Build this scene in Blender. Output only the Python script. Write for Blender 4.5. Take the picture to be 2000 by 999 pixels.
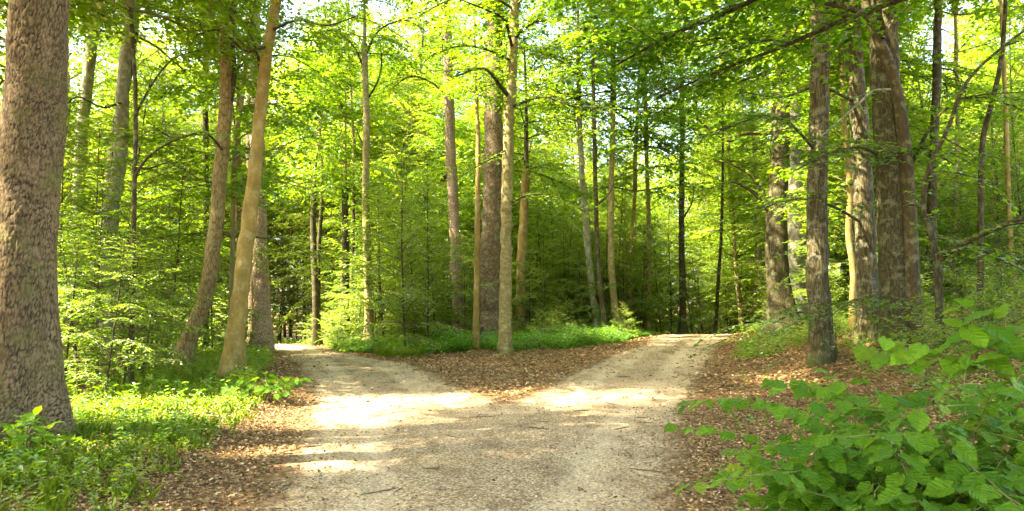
import bpy, math, random
import numpy as np
R = math.radians
S = bpy.context.scene
COL = S.collection
for o in list(bpy.data.objects): bpy.data.objects.remove(o)

# ------------------------------------------------------------------ camera, sky, sun, exposure
CAM_H, FPX, HORIZON = 1.55, 1333.0, 605.0            # pixels of the 2000 x 999 photograph
PITCH = math.atan((HORIZON - 499.5) / FPX)
cam = bpy.data.cameras.new('camera'); camo = bpy.data.objects.new('camera', cam); COL.objects.link(camo)
camo.location = (0, 0, CAM_H); camo.rotation_euler = (math.pi / 2 + PITCH, 0, 0)
cam.sensor_width = 36; cam.lens = 36 * FPX / 2000; cam.clip_start = 0.05; cam.clip_end = 2000
S.camera = camo

SUN_EL, SUN_AZ = 50.0, -108.0        # azimuth of the sun: degrees clockwise from +Y (the view direction)
w = bpy.data.worlds.new('World'); S.world = w; w.use_nodes = True
nt = w.node_tree; sky = nt.nodes.new('ShaderNodeTexSky'); sky.sky_type = 'NISHITA'; sky.sun_disc = False
sky.sun_elevation = R(SUN_EL); sky.sun_rotation = R(SUN_AZ); sky.air_density = 1.0; sky.dust_density = 3.0
nt.links.new(sky.outputs[0], nt.nodes['Background'].inputs[0]); nt.nodes['Background'].inputs[1].default_value = 0.15
sun = bpy.data.lights.new('sun', 'SUN'); suno = bpy.data.objects.new('sun', sun); COL.objects.link(suno)
sun.energy = 4.4; sun.angle = R(0.6); sun.color = (1.0, 0.93, 0.8)
SUNV = np.array([math.sin(R(SUN_AZ)) * math.cos(R(SUN_EL)), math.cos(R(SUN_AZ)) * math.cos(R(SUN_EL)), math.sin(R(SUN_EL))])
from mathutils import Vector
suno.rotation_euler = Vector(SUNV).to_track_quat('Z', 'Y').to_euler(); suno.location = (-20, -10, 40)
vs = S.view_settings; vs.view_transform = 'Standard'; vs.look = 'None'; vs.gamma = 1; vs.use_curve_mapping = False
vs.exposure = 3.25
vs.use_white_balance = True; vs.white_balance_temperature = 8000; vs.white_balance_tint = 6
S.render.engine = 'CYCLES'
cy = S.cycles; cy.max_bounces = 7; cy.diffuse_bounces = 5; cy.glossy_bounces = 2; cy.transmission_bounces = 4
cy.transparent_max_bounces = 4; cy.caustics_reflective = False; cy.caustics_refractive = False
cy.use_denoising = True; cy.use_adaptive_sampling = True; cy.adaptive_threshold = 0.02; cy.sample_clamp_indirect = 6.0

# ------------------------------------------------------------------ helpers
def link(o, parent=None):
    COL.objects.link(o)
    if parent is not None: o.parent = parent
    return o
def tag(o, label=None, cat=None, group=None, kind=None):
    if label: o['label'] = label
    if cat: o['category'] = cat
    if group: o['group'] = group
    if kind: o['kind'] = kind
    return o
def mesh(name, V, F, mats=(), mi=None, attrs=None, smooth=True):
    """V (n,3); F list of (m,k) index arrays; attrs {name: per-vertex float}"""
    me = bpy.data.meshes.new(name); V = np.asarray(V, dtype=np.float32)
    F = [np.asarray(f, dtype=np.int32) for f in F if len(f)]
    me.vertices.add(len(V)); me.vertices.foreach_set('co', V.ravel())
    nl = sum(f.size for f in F); npoly = sum(len(f) for f in F)
    me.loops.add(nl); me.loops.foreach_set('vertex_index', np.concatenate([f.ravel() for f in F]))
    tot = np.concatenate([np.full(len(f), f.shape[1], np.int32) for f in F])
    me.polygons.add(npoly); me.polygons.foreach_set('loop_start', np.concatenate([[0], np.cumsum(tot)[:-1]]).astype(np.int32))
    if mi is not None:
        me.polygons.foreach_set('material_index', np.concatenate([np.broadcast_to(np.asarray(m, np.int32), (len(f),)) for m, f in zip(mi, F)]).astype(np.int32))
    me.polygons.foreach_set('use_smooth', np.full(npoly, smooth))
    for m in mats: me.materials.append(m)
    for k, a in (attrs or {}).items():
        at = me.attributes.new(k, 'FLOAT', 'POINT'); at.data.foreach_set('value', np.asarray(a, np.float32))
    me.update(calc_edges=True)
    return me
def sst(a, b, x): t = np.clip((x - a) / (b - a), 0, 1); return t * t * (3 - 2 * t)
def norm(v): return v / np.maximum(np.linalg.norm(v, axis=-1, keepdims=True), 1e-9)
def hashn(i, j, s=0):
    h = np.sin(i * 127.1 + j * 311.7 + s * 74.7) * 43758.5453
    return h - np.floor(h)
def vnoise(x, y, s=0):
    i, j = np.floor(x), np.floor(y); fx, fy = x - i, y - j; fx = fx * fx * (3 - 2 * fx); fy = fy * fy * (3 - 2 * fy)
    return (hashn(i, j, s) * (1 - fx) + hashn(i + 1, j, s) * fx) * (1 - fy) + (hashn(i, j + 1, s) * (1 - fx) + hashn(i + 1, j + 1, s) * fx) * fy
def fbm(x, y, s=0, o=4):
    t = 0; a = .5
    for k in range(o): t = t + a * vnoise(x * 2 ** k, y * 2 ** k, s + k); a *= .5
    return t

# ------------------------------------------------------------------ materials
class NT:
    def __init__(s, name):
        s.m = bpy.data.materials.new(name); s.m.use_nodes = True; s.t = s.m.node_tree; s.t.nodes.clear()
    def n(s, typ, _in=None, **kw):
        nd = s.t.nodes.new('ShaderNode' + typ)
        for k, v in kw.items(): setattr(nd, k, v)
        for k, v in (_in or {}).items():
            if hasattr(v, 'links') and hasattr(v, 'is_output'): s.t.links.new(v, nd.inputs[k])
            else: nd.inputs[k].default_value = v
        return nd
    def noise(s, vec, scale, detail=3, rough=.6): return s.n('TexNoise', {'Vector': vec, 'Scale': scale, 'Detail': detail, 'Roughness': rough}).outputs['Fac']
    def ramp(s, fac, stops):
        nd = s.n('ValToRGB', {'Fac': fac}); el = nd.color_ramp.elements
        while len(el) < len(stops): el.new(.5)
        for e, (p, c) in zip(el, stops):
            e.position = p; e.color = (c, c, c, 1) if isinstance(c, (int, float)) else (*c, 1)
        return nd.outputs['Color']
    def mix(s, f, a, b, bt='MIX'):
        nd = s.n('MixRGB', {0: f, 1: a if not isinstance(a, tuple) else (*a, 1), 2: b if not isinstance(b, tuple) else (*b, 1)}, blend_type=bt); return nd.outputs[0]
    def math(s, op, a, b=0.0, c=None):
        d = {0: a, 1: b}
        if c is not None: d[2] = c
        return s.n('Math', d, operation=op).outputs[0]
    def out(s, sh, disp=None):
        o = s.n('OutputMaterial', {'Surface': sh}); return s.m

def leaf_mat(name, c1, c2, t1, t2, gloss=.35, trans=.5, veins=False, spec=.3):
    """c1/c2 reflect colours, t1/t2 transmitted colours, varied leaf by leaf and plant by plant"""
    k = NT(name); a = k.n('Attribute', attribute_name='rnd').outputs['Fac']
    oi = k.n('ObjectInfo').outputs['Random']
    f = k.math('ADD', k.math('MULTIPLY', a, .6), k.math('MULTIPLY', oi, .4))
    c = k.mix(f, c1, c2); t = k.mix(f, t1, t2)
    yel = k.math('GREATER_THAN', a, .985); c = k.mix(k.math('MULTIPLY', yel, .5), c, (.3, .26, .04)); 
    nrm = None
    if veins:
        u = k.n('Attribute', attribute_name='lu').outputs['Fac']; v = k.n('Attribute', attribute_name='lv').outputs['Fac']
        av = k.math('ABSOLUTE', v)
        side = k.math('ABSOLUTE', k.math('SUBTRACT', k.math('FRACT', k.math('MULTIPLY', k.math('SUBTRACT', u, k.math('MULTIPLY', av, .75)), 5.0)), .5))
        vl = k.math('MAXIMUM', k.ramp_f(side, .06) if False else k.math('LESS_THAN', side, .04), k.math('LESS_THAN', av, .016))
        c = k.mix(k.math('MULTIPLY', vl, .5), c, (.22, .36, .07)); t = k.mix(k.math('MULTIPLY', vl, .7), t, (.05, .1, .01))
        c = k.mix(k.ramp(k.noise(k.n('TexCoord').outputs['Object'], 45.0, 4), [(.35, .35), (.6, 0)]), c, (.03, .075, .008))
        h = k.math('ADD', side, k.math('MULTIPLY', k.noise(k.n('TexCoord').outputs['Object'], 90.0), .25))
        nrm = k.n('Bump', {'Strength': .9, 'Distance': .006, 'Height': h}).outputs[0]
    ex = {'Normal': nrm} if nrm is not None else {}
    d = k.n('BsdfDiffuse', {'Color': c, **ex}); tr = k.n('BsdfTranslucent', {'Color': t, **ex})
    g = k.n('BsdfGlossy', {'Color': (.8, .9, .8, 1), 'Roughness': gloss, **ex})
    m = k.n('MixShader', {0: trans, 1: d.outputs[0], 2: tr.outputs[0]})
    fr = k.n('Fresnel', {'IOR': 1.36, **ex})
    m2 = k.n('MixShader', {0: k.math('MULTIPLY', fr.outputs[0], spec), 1: m.outputs[0], 2: g.outputs[0]})
    return k.out(m2.outputs[0])

def bark_mat(name, cols, scale=14, zs=.25, bump=.5, furrow=True, lichen=0.0, moss=.5, mossh=1.2, lcol=(.32, .36, .25)):
    k = NT(name); oc = k.n('TexCoord').outputs['Object']; oi = k.n('ObjectInfo').outputs['Random']
    mp = k.n('Mapping', {'Vector': oc, 'Scale': (1, 1, zs)}).outputs[0]
    off = k.n('VectorMath', {0: mp, 1: k.n('CombineXYZ', {'X': k.math('MULTIPLY', oi, 37.0)}).outputs[0]}, operation='ADD').outputs[0]
    wob = k.n('VectorMath', {0: off, 1: k.n('TexNoise', {'Vector': off, 'Scale': scale * .5, 'Detail': 2}).outputs['Color']}, operation='ADD').outputs[0]
    n1 = k.noise(off, scale, 6, .65)
    if furrow:
        vo = k.n('TexVoronoi', {'Vector': wob if False else off, 'Scale': scale}, feature='DISTANCE_TO_EDGE').outputs['Distance']
        h = k.math('ADD', k.math('MINIMUM', k.math('MULTIPLY', vo, 3.0), .55), k.math('MULTIPLY', n1, .6))
    else:
        h = n1
    base = k.ramp(h, [(.15 if furrow else .3, cols[0]), (.55, cols[1]), (.95 if furrow else .7, cols[2])])
    big = k.noise(oc, 1.3, 3)
    base = k.mix(k.ramp(big, [(.4, 0), (.7, .5)]), base, tuple(x * .62 for x in cols[1]))
    if lichen:
        li = k.noise(k.n('VectorMath', {0: oc, 1: (3, 7, 1)}, operation='ADD').outputs[0], 5.0, 6, .7)
        base = k.mix(k.math('MULTIPLY', k.ramp(li, [(.52, 0), (.6, 1)]), lichen), base, lcol)
    if moss:
        z = k.n('SeparateXYZ', {0: oc}).outputs['Z']
        mf = k.math('MULTIPLY', k.ramp(k.math('ADD', k.math('DIVIDE', z, mossh), k.math('MULTIPLY', k.noise(oc, 4.0, 4), 1.2)), [(.55, 1), (1.1 if False else 1.0, 0)]), moss)
        base = k.mix(mf, base, (.055, .075, .012))
    hue = k.n('HueSaturation', {'Color': base, 'Value': k.math('ADD', .8, k.math('MULTIPLY', oi, .4))}).outputs[0]
    b = k.n('Bump', {'Strength': bump, 'Distance': .02, 'Height': h}).outputs[0]
    p = k.n('BsdfPrincipled', {'Base Color': hue, 'Roughness': .85, 'Normal': b, 'Specular IOR Level': .25})
    return k.out(p.outputs[0])

def pine_plate_mat():
    k = NT('pine plate bark'); oc = k.n('TexCoord').outputs['Object']
    e = k.n('Attribute', attribute_name='plate').outputs['Fac']; r = k.n('Attribute', attribute_name='cell').outputs['Fac']
    n = k.noise(oc, 26.0, 6, .7)
    c = k.mix(r, (.110, .072, .034), (.31, .222, .118))
    c = k.mix(k.ramp(n, [(.35, 0), (.7, .8)]), c, (.24, .195, .125))
    c = k.mix(k.ramp(k.noise(oc, 60.0, 3), [(.5, 0), (.75, .5)]), c, (.42, .26, .18))
    c = k.mix(k.ramp(e, [(.08, 1), (.30, 0)]), c, (.03, .019, .010))
    c = k.mix(k.ramp(k.noise(k.n('Mapping', {'Vector': oc, 'Scale': (1, 1, .35)}).outputs[0], 3.2, 4, .65), [(.38, .4), (.6, 0)]), c, (.085, .056, .028))
    c = k.mix(k.ramp(k.noise(k.n('Mapping', {'Vector': oc, 'Location': (4, 2, 9), 'Scale': (1, 1, .5)}).outputs[0], 5.0, 4, .65), [(.54, 0), (.70, .35)]), c, (.42, .275, .165))
    mo = k.math('MULTIPLY', k.ramp(k.noise(oc, 3.0, 5), [(.48, 0), (.64, 1)]), .5)
    c = k.mix(mo, c, (.17, .16, .055))
    b = k.n('Bump', {'Strength': .7, 'Distance': .012, 'Height': k.math('ADD', n, k.noise(oc, 110.0, 3))}).outputs[0]
    return k.out(k.n('BsdfPrincipled', {'Base Color': c, 'Roughness': .9, 'Normal': b, 'Specular IOR Level': .2}).outputs[0])

def litter_color(k, oc):
    n1 = k.noise(oc, 22.0, 5, .7); n2 = k.noise(oc, .9, 4)
    vo = k.n('TexVoronoi', {'Vector': oc, 'Scale': 24.0, 'Randomness': 1.0})
    c = k.ramp(k.n('SeparateColor', {0: vo.outputs['Color']}).outputs[0], [(0, (.065, .036, .015)), (.35, (.19, .108, .044)), (.7, (.31, .185, .082)), (1, (.45, .30, .15))])
    c = k.mix(k.ramp(n1, [(.3, 1), (.55, 0)]), c, (.05, .028, .015))
    c = k.mix(k.ramp(n2, [(.45, 0), (.7, .55)]), c, (.12, .065, .032))
    h = k.math('ADD', n1, k.math('MULTIPLY', vo.outputs['Distance'], .8))
    return c, h
def litter_mat():
    k = NT('leaf litter ground'); oc = k.n('TexCoord').outputs['Object']
    c, h = litter_color(k, oc)
    b = k.n('Bump', {'Strength': .9, 'Distance': .03, 'Height': h}).outputs[0]
    return k.out(k.n('BsdfPrincipled', {'Base Color': c, 'Roughness': .9, 'Normal': b, 'Specular IOR Level': .2}).outputs[0])
def gravel_mat():
    k = NT('pale gravel path'); oc = k.n('TexCoord').outputs['Object']
    lc, lh = litter_color(k, oc)
    v1 = k.n('TexVoronoi', {'Vector': oc, 'Scale': 42.0}); v2 = k.n('TexVoronoi', {'Vector': oc, 'Scale': 95.0})
    s1 = k.n('SeparateColor', {0: v1.outputs['Color']}).outputs[0]; s2 = k.n('SeparateColor', {0: v2.outputs['Color']}).outputs[1]
    g = k.ramp(s1, [(0, (.14, .088, .045)), (.22, (.48, .345, .20)), (.75, (.68, .52, .335)), (1, (.80, .69, .51))])
    g = k.mix(.45, g, k.ramp(s2, [(0, (.15, .09, .043)), (.35, (.53, .385, .225)), (1, (.72, .59, .41))]))
    g = k.mix(k.ramp(v1.outputs['Distance'], [(.45, 0), (.8, .75)]), g, (.16, .105, .06))
    damp = k.noise(k.n('Mapping', {'Vector': oc, 'Scale': (1, .4, 1)}).outputs[0], 2.1, 7, .76)
    g = k.mix(k.ramp(damp, [(.47, 0), (.66, .75)]), g, (.135, .088, .046))
    spk = k.noise(oc, 17.0, 5, .75); g = k.mix(k.ramp(spk, [(.56, 0), (.66, .85)]), g, (.10, .06, .03))
    e0 = k.n('Attribute', attribute_name='edge').outputs['Fac']
    mid = k.math('MULTIPLY', k.ramp(k.math('ADD', k.math('MULTIPLY', e0, -1.0), k.math('MULTIPLY', k.math('SUBTRACT', k.noise(oc, 1.2, 4), .5), .7)), [(.95, 0), (1.0, 1)]), k.ramp(k.noise(oc, 30.0, 5, .8), [(.46, 0), (.60, .8)])); g = k.mix(mid, g, (.12, .075, .036))
    trk = k.math('MULTIPLY', k.ramp(k.math('ABSOLUTE', k.math('ADD', e0, .72)), [(.05, .35), (.3, 0)]), k.noise(oc, 2.0, 4)); g = k.mix(trk, g, (.70, .58, .42))
    e = k.n('Attribute', attribute_name='edge').outputs['Fac']      # signed distance to the gravel's edge, metres
    ef = k.math('ADD', e, k.math('ADD', k.math('MULTIPLY', k.math('SUBTRACT', k.noise(oc, 3.0, 6, .75), .5), 1.1), k.math('MULTIPLY', k.math('SUBTRACT', s1, .5), .22)))
    f = k.ramp(k.math('ADD', ef, .5), [(.42, 0), (.62, 1)])
    edge_dirt = k.ramp(k.math('ADD', ef, .5), [(.1, 0), (.5, .55), (.7, .8)])
    c = k.mix(f, g, k.mix(.5, lc, (.14, .085, .045)))
    c = k.mix(k.ramp(e, [(.12, 0), (.42, 1)]), c, lc)
    h = k.mix(f, k.math('ADD', k.math('SUBTRACT', 1.0, v1.outputs['Distance']), k.math('MULTIPLY', s2, .5)), lh)
    b = k.n('Bump', {'Strength': .85, 'Distance': .014, 'Height': h}).outputs[0]
    return k.out(k.n('BsdfPrincipled', {'Base Color': c, 'Roughness': .9, 'Normal': b, 'Specular IOR Level': .2}).outputs[0])
def dead_leaf_mat():
    k = NT('fallen leaf'); a = k.n('Attribute', attribute_name='rnd').outputs['Fac']
    c = k.ramp(a, [(0, (.055, .031, .013)), (.3, (.165, .092, .036)), (.6, (.29, .165, .07)), (.86, (.43, .28, .14)), (.955, (.55, .42, .27)), (.97, (.42, .30, .04)), (1, (.12, .2, .03))])
    d = k.n('BsdfPrincipled', {'Base Color': c, 'Roughness': .6, 'Specular IOR Level': .35})
    return k.out(d.outputs[0])
def stone_mat():
    k = NT('loose stone'); a = k.n('Attribute', attribute_name='rnd').outputs['Fac']
    c = k.ramp(a, [(0, (.22, .16, .10)), (.5, (.48, .39, .28)), (1, (.70, .63, .52))])
    return k.out(k.n('BsdfPrincipled', {'Base Color': c, 'Roughness': .85}).outputs[0])

M = dict(
    beech=leaf_mat('beech leaves', (.055, .130, .012), (.135, .235, .020), (.18, .38, .012), (.46, .60, .030), gloss=.45, spec=.15),
    canopy=leaf_mat('canopy leaves', (.050, .120, .012), (.130, .225, .020), (.16, .36, .012), (.42, .56, .030), gloss=.45, spec=.15),
    bright=leaf_mat('sunlight-tinted leaves', (.090, .180, .018), (.200, .290, .035), (.26, .44, .018), (.50, .62, .05), gloss=.45, spec=.15),  # paler leaf colours carry painted-in sunlight
    maple=leaf_mat('maple leaves', (.050, .130, .012), (.130, .235, .020), (.16, .38, .012), (.46, .62, .03), gloss=.45, spec=.15),
    lime=leaf_mat('lime leaves', (.032, .115, .008), (.145, .295, .018), (.14, .40, .012), (.44, .66, .03), gloss=.36, trans=.42, veins=True, spec=.25),
    herb=leaf_mat('herb leaves', (.075, .150, .012), (.180, .265, .024), (.22, .40, .014), (.46, .58, .03), gloss=.6, spec=.12),
    herb_dark=leaf_mat('mound herb leaves', (.070, .190, .016), (.150, .285, .026), (.16, .42, .016), (.36, .58, .02), gloss=.6, spec=.12),
    needle=leaf_mat('conifer needles', (.035, .075, .025), (.085, .135, .05), (.03, .07, .01), (.08, .14, .03), trans=.2),
    b_pine=bark_mat('pine bark', [(.022, .015, .008), (.10, .068, .038), (.18, .13, .08)], 18, .4, .7, True, .25, .15),
    b_pink=bark_mat('pinkish pine bark', [(.09, .055, .035), (.32, .22, .15), (.48, .36, .26)], 18, .45, .6, True, .2, .1),
    b_beech=bark_mat('smooth beech bark', [(.17, .120, .034), (.28, .20, .060), (.37, .285, .105)], 5, .6, .15, False, .30, .7, 1.0, (.40, .38, .25)),
    b_brown=bark_mat('brown bark', [(.03, .022, .009), (.072, .054, .023), (.12, .093, .044)], 9, .5, .35, False, .35, .6, 1.0, (.25, .25, .15)),
    b_tan=bark_mat('tan lichened bark', [(.06, .042, .016), (.17, .122, .048), (.27, .205, .098)], 16, .3, .4, True, .4, .8, 1.2, (.28, .27, .14)),
    shade_leaf=leaf_mat('shade-darkened leaves', (.028, .090, .010), (.075, .170, .016), (.09, .26, .010), (.26, .44, .02), gloss=.45, spec=.15),  # leaf colours darkened to paint in shade on the right-hand boughs
    b_olive=bark_mat('olive maple bark', [(.11, .09, .032), (.25, .205, .082), (.37, .315, .15)], 10, 1.4, .25, False, .45, .6, .9, (.40, .38, .22)),
    b_dark=bark_mat('dark bark', [(.012, .009, .004), (.042, .034, .014), (.080, .067, .030)], 22, .2, .4, True, .45, .8, 1.6, (.17, .19, .10)),
    b_oak=bark_mat('furrowed oak bark', [(.013, .010, .004), (.060, .049, .020), (.115, .096, .046)], 20, .13, .55, True, .3, .8, .9, (.33, .33, .25)),
    b_grey=bark_mat('grey lichened bark', [(.12, .11, .08), (.26, .24, .18), (.40, .38, .31)], 8, .5, .4, False, .7, .6, 1.4, (.36, .41, .28)),
    twig=bark_mat('twig bark', [(.06, .045, .03), (.12, .09, .055), (.2, .16, .10)], 20, .4, .2, False, 0, 0),
    stem=bark_mat('green stem', [(.14, .15, .05), (.20, .20, .07), (.28, .26, .10)], 20, .4, .1, False, 0, 0),
    dead=bark_mat('dead wood', [(.16, .12, .08), (.30, .24, .17), (.42, .36, .27)], 12, .3, .4, False, 0, 0),
    litter=litter_mat(), gravel=gravel_mat(), fallen=dead_leaf_mat(), stone=stone_mat(), plates=pine_plate_mat(),
)

# ------------------------------------------------------------------ terrain and path
def px_ray(px, py):
    c, s = math.cos(PITCH), math.sin(PITCH); x, f, u = px - 1000.0, FPX, -(py - 499.5)
    return np.array([x, f * c - u * s, f * s + u * c])
def at(px, py, Y):                                  # the point at depth Y that the photograph shows at (px, py)
    d = px_ray(px, py); return np.array([0, 0, CAM_H]) + d * (Y / d[1])
def zt(x, y):
    x = np.asarray(x, float); y = np.asarray(y, float)
    wr = sst(-1.5, 4.5, x - .10 * y + 1.0)
    right = .50 * sst(9, 25, y) - 2.3 * sst(28, 60, y)
    left = -.05 * sst(6, 20, y) - 1.0 * sst(27, 50, y)
    z = left * (1 - wr) + right * wr
    s = x - (.315 * np.clip(y, 2, 40) - .25)
    z = z + 1.0 * sst(.1, 5.5, s) * sst(2, 9, y + 4) + np.clip(s - 4.5, 0, 26) * .135
    z = z + .30 * np.exp(-(((x + .2) / 3.2) ** 2 + ((y - 25) / 4.0) ** 2))
    sl = -(x + 2.9 + .085 * np.clip(y - 8, -4, 30))
    z = z + .10 * sst(0, 1.2, sl)
    return z + .10 * (fbm(x * .35, y * .35, 5) - .47) * sst(.5, 2.5, np.maximum(sl, s))
def ground_hit(px, py):
    d = px_ray(px, py); lo = None
    for t in np.arange(1.5, 140, .05):
        p = d * (t / d[1])
        if CAM_H + p[2] < zt(p[0], p[1]): return np.array([p[0], p[1], float(zt(p[0], p[1]))])
    p = d * (60 / d[1]); return np.array([p[0], 60, float(zt(p[0], 60))])
LA = [(545, 999), (592, 900), (622, 800), (608, 740), (588, 712), (560, 690)]
RA = [(655, 690), (700, 696), (790, 709), (850, 738), (900, 766), (985, 793)]
LB = [(1040, 778), (1120, 734), (1200, 694), (1260, 675)]
RB = [(1395, 678), (1382, 700), (1350, 750), (1332, 790), (1305, 850), (1298, 900), (1287, 999)]
g = lambda L: [tuple(ground_hit(*p)[:2]) for p in L]
gla, gra, glb, grb = g(LA), g(RA), g(LB), g(RB)
POLY = np.array([(-1.75, -12), (-1.72, 2)] + gla + [(-10.2, 27.5), (-14, 33), (-22, 42), (-20.5, 44.5), (-11.5, 34), (-8.3, 28)] + gra + glb
                + [(6.6, 30), (8.2, 38), (9.0, 60), (12.5, 60), (11.6, 38), (9.6, 30)] + grb + [(.95, 2), (.95, -12)])
def sdf(x, y, P=POLY):
    x = np.asarray(x, float); y = np.asarray(y, float); d = np.full(x.shape, 1e9); ins = np.zeros(x.shape, bool)
    for (ax, ay), (bx, by) in zip(P, np.roll(P, -1, 0)):
        ex, ey = bx - ax, by - ay; t = np.clip(((x - ax) * ex + (y - ay) * ey) / (ex * ex + ey * ey), 0, 1)
        d = np.minimum(d, np.hypot(x - ax - t * ex, y - ay - t * ey))
        c = ((ay > y) != (by > y)); 
        with np.errstate(divide='ignore', invalid='ignore'): ins ^= c & (x < (bx - ax) * (y - ay) / (by - ay + 1e-12) + ax)
    return np.where(ins, -d, d)
def axis(lo, fine_lo, fine_hi, hi, step, grow):
    a = list(np.arange(fine_lo, fine_hi, step)); s = step
    while a[-1] < hi: s *= grow; a.append(a[-1] + s)
    b = [a[0]]; s = step
    while b[-1] > lo: s *= grow; b.append(b[-1] - s)
    return np.array(b[:0:-1] + a)
ax = axis(-300, -9, 9, 300, .09, 1.07); ay = axis(-60, 2.5, 30, 500, .10, 1.06)
GX, GY = np.meshgrid(ax, ay); nx, ny = len(ax), len(ay)
SD = sdf(GX.ravel(), GY.ravel()).reshape(GX.shape)
GZ = zt(GX, GY)
rough = sst(0, .5, SD) * (.035 * (fbm(GX * 2.2, GY * 2.2, 9) - .47) + .02 * (fbm(GX * 7, GY * 7, 3, 2) - .4))
rut = -.022 * np.exp(-((SD + .75) / .28) ** 2) * (SD < 0) + .02 * (fbm(GX * 1.4, GY * 1.4, 21) - .47) * (SD < 0)
GZ = GZ + rough + rut
GV = np.stack([GX, GY, GZ], -1).reshape(-1, 3)
ii = (np.arange(ny - 1)[:, None] * nx + np.arange(nx - 1)[None, :]).ravel()
GF = np.stack([ii, ii + 1, ii + nx + 1, ii + nx], -1)
fsd = SD.ravel()[GF].min(1)
tag(link(bpy.data.objects.new('ground', mesh('ground', GV, [GF], [M['litter']]))), kind='structure')
pf = GF[(fsd < .45) & (GV[GF[:, 0], 1] < 62) & (GV[GF[:, 0], 1] > -14)]
used = np.unique(pf); remap = np.full(len(GV), -1); remap[used] = np.arange(len(used))
PV = GV[used].copy(); PV[:, 2] += .006 * (1 - sst(.25, .45, SD.ravel()[used])) + .002
tag(link(bpy.data.objects.new('path', mesh('path', PV, [remap[pf]], [M['gravel']], attrs={'edge': SD.ravel()[used]}))), kind='structure')
def zg(x, y):                                       # height of the built ground by bilinear lookup
    x = np.asarray(x, float); y = np.asarray(y, float)
    i = np.clip(np.searchsorted(ax, x) - 1, 0, nx - 2); j = np.clip(np.searchsorted(ay, y) - 1, 0, ny - 2)
    fx = (x - ax[i]) / (ax[i + 1] - ax[i]); fy = (y - ay[j]) / (ay[j + 1] - ay[j])
    return (GZ[j, i] * (1 - fx) + GZ[j, i + 1] * fx) * (1 - fy) + (GZ[j + 1, i] * (1 - fx) + GZ[j + 1, i + 1] * fx) * fy

# ------------------------------------------------------------------ wood and leaves
class Wood:
    def __init__(s): s.V, s.F, s.n = [], [], 0
    def tube(s, P, r, k=6, cap=False, lobes=None):
        P = np.asarray(P, float); r = np.broadcast_to(np.asarray(r, float), (len(P),)); n = len(P)
        T = norm(np.gradient(P, axis=0)); ref = np.array([0, 1., 0]) if abs(T[0][2]) > .7 else np.array([0, 0, 1.])
        A = norm(np.cross(T, ref)); B = np.cross(T, A); th = np.arange(k) * 2 * math.pi / k
        rr = r[:, None] * np.ones(k)[None]
        if lobes is not None: rr = rr * lobes(np.linspace(0, 1, n)[:, None], th[None, :], P)
        V = P[:, None] + rr[..., None] * (A[:, None] * np.cos(th)[None, :, None] + B[:, None] * np.sin(th)[None, :, None])
        i = (np.arange(n - 1)[:, None] * k + np.arange(k)[None]).ravel(); j = (np.arange(n - 1)[:, None] * k + (np.arange(k)[None] + 1) % k).ravel()
        s.V.append(V.reshape(-1, 3)); s.F.append(np.stack([i, j, j + k, i + k], -1) + s.n); s.n += n * k
    def arrays(s): return (np.concatenate(s.V), np.concatenate(s.F)) if s.V else (np.zeros((0, 3)), np.zeros((0, 4), int))
DIAMOND = (np.array([(0, 0, 0), (.45, .5, .06), (1, 0, -.05), (.45, -.5, .06)]), np.array([(0, 1, 2, 3)]))
FOLD = (np.array([(0, 0, 0), (.3, .46, .08), (.7, .40, .05), (1.0, 0, -.12), (.7, -.40, .05), (.3, -.46, .08), (.5, 0, 0)]), np.array([(0, 6, 2, 1), (6, 3, 2, 2), (0, 5, 4, 6), (6, 4, 4, 3)]))
FOLD = (np.array([(0, 0, 0), (.3, .46, .08), (.72, .38, .05), (1.0, 0, -.12), (.72, -.38, .05), (.3, -.46, .08)]), np.array([(0, 3, 2, 1), (0, 5, 4, 3)]))
MAPLE = (np.array([(0, 0, 0), (.05, .40, .04), (.42, .56, .02), (.45, .25, .0), (1, 0, -.12), (.45, -.25, .0), (.42, -.56, .02), (.05, -.40, .04)]), np.array([(0, 3, 2, 1), (0, 5, 4, 3), (0, 7, 6, 5)]))
def lime_template():
    m = 13; u = np.linspace(0, 1, m)
    hw = .50 * np.sin(np.pi * np.clip(u * .92 + .10, 0, 1)) ** .72; hw[-1] = .0; hw[0] = .16
    hw = hw * (1 + .055 * (np.arange(m) % 2 * 2 - 1)); hw[-1] = 0; uo = u.copy(); uo[0] = -.10; uo[1] = .02; uo[-1] = 1.06
    V, UV = [], []
    for i in range(m):
        for q in (-1, -.5, 0, .5, 1):
            a = abs(q); x = u[i] * (1 - a) + uo[i] * a; y = hw[i] * q
            zz = .10 * a * (.5 + hw[i]) + .035 * math.sin(u[i] * 17 + 2) * a - .26 * u[i] ** 2 + .02 * math.cos((u[i] - .6 * a) * 40) * a
            V.append((x, y, zz)); UV.append((u[i], y))
    F = [(i * 5 + j, i * 5 + j + 1, i * 5 + j + 6, i * 5 + j + 5) for i in range(m - 1) for j in range(4)]
    return np.array(V), np.array(F), np.array(UV)
LV, LF, LUV = lime_template(); LIME = (LV, LF)
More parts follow.
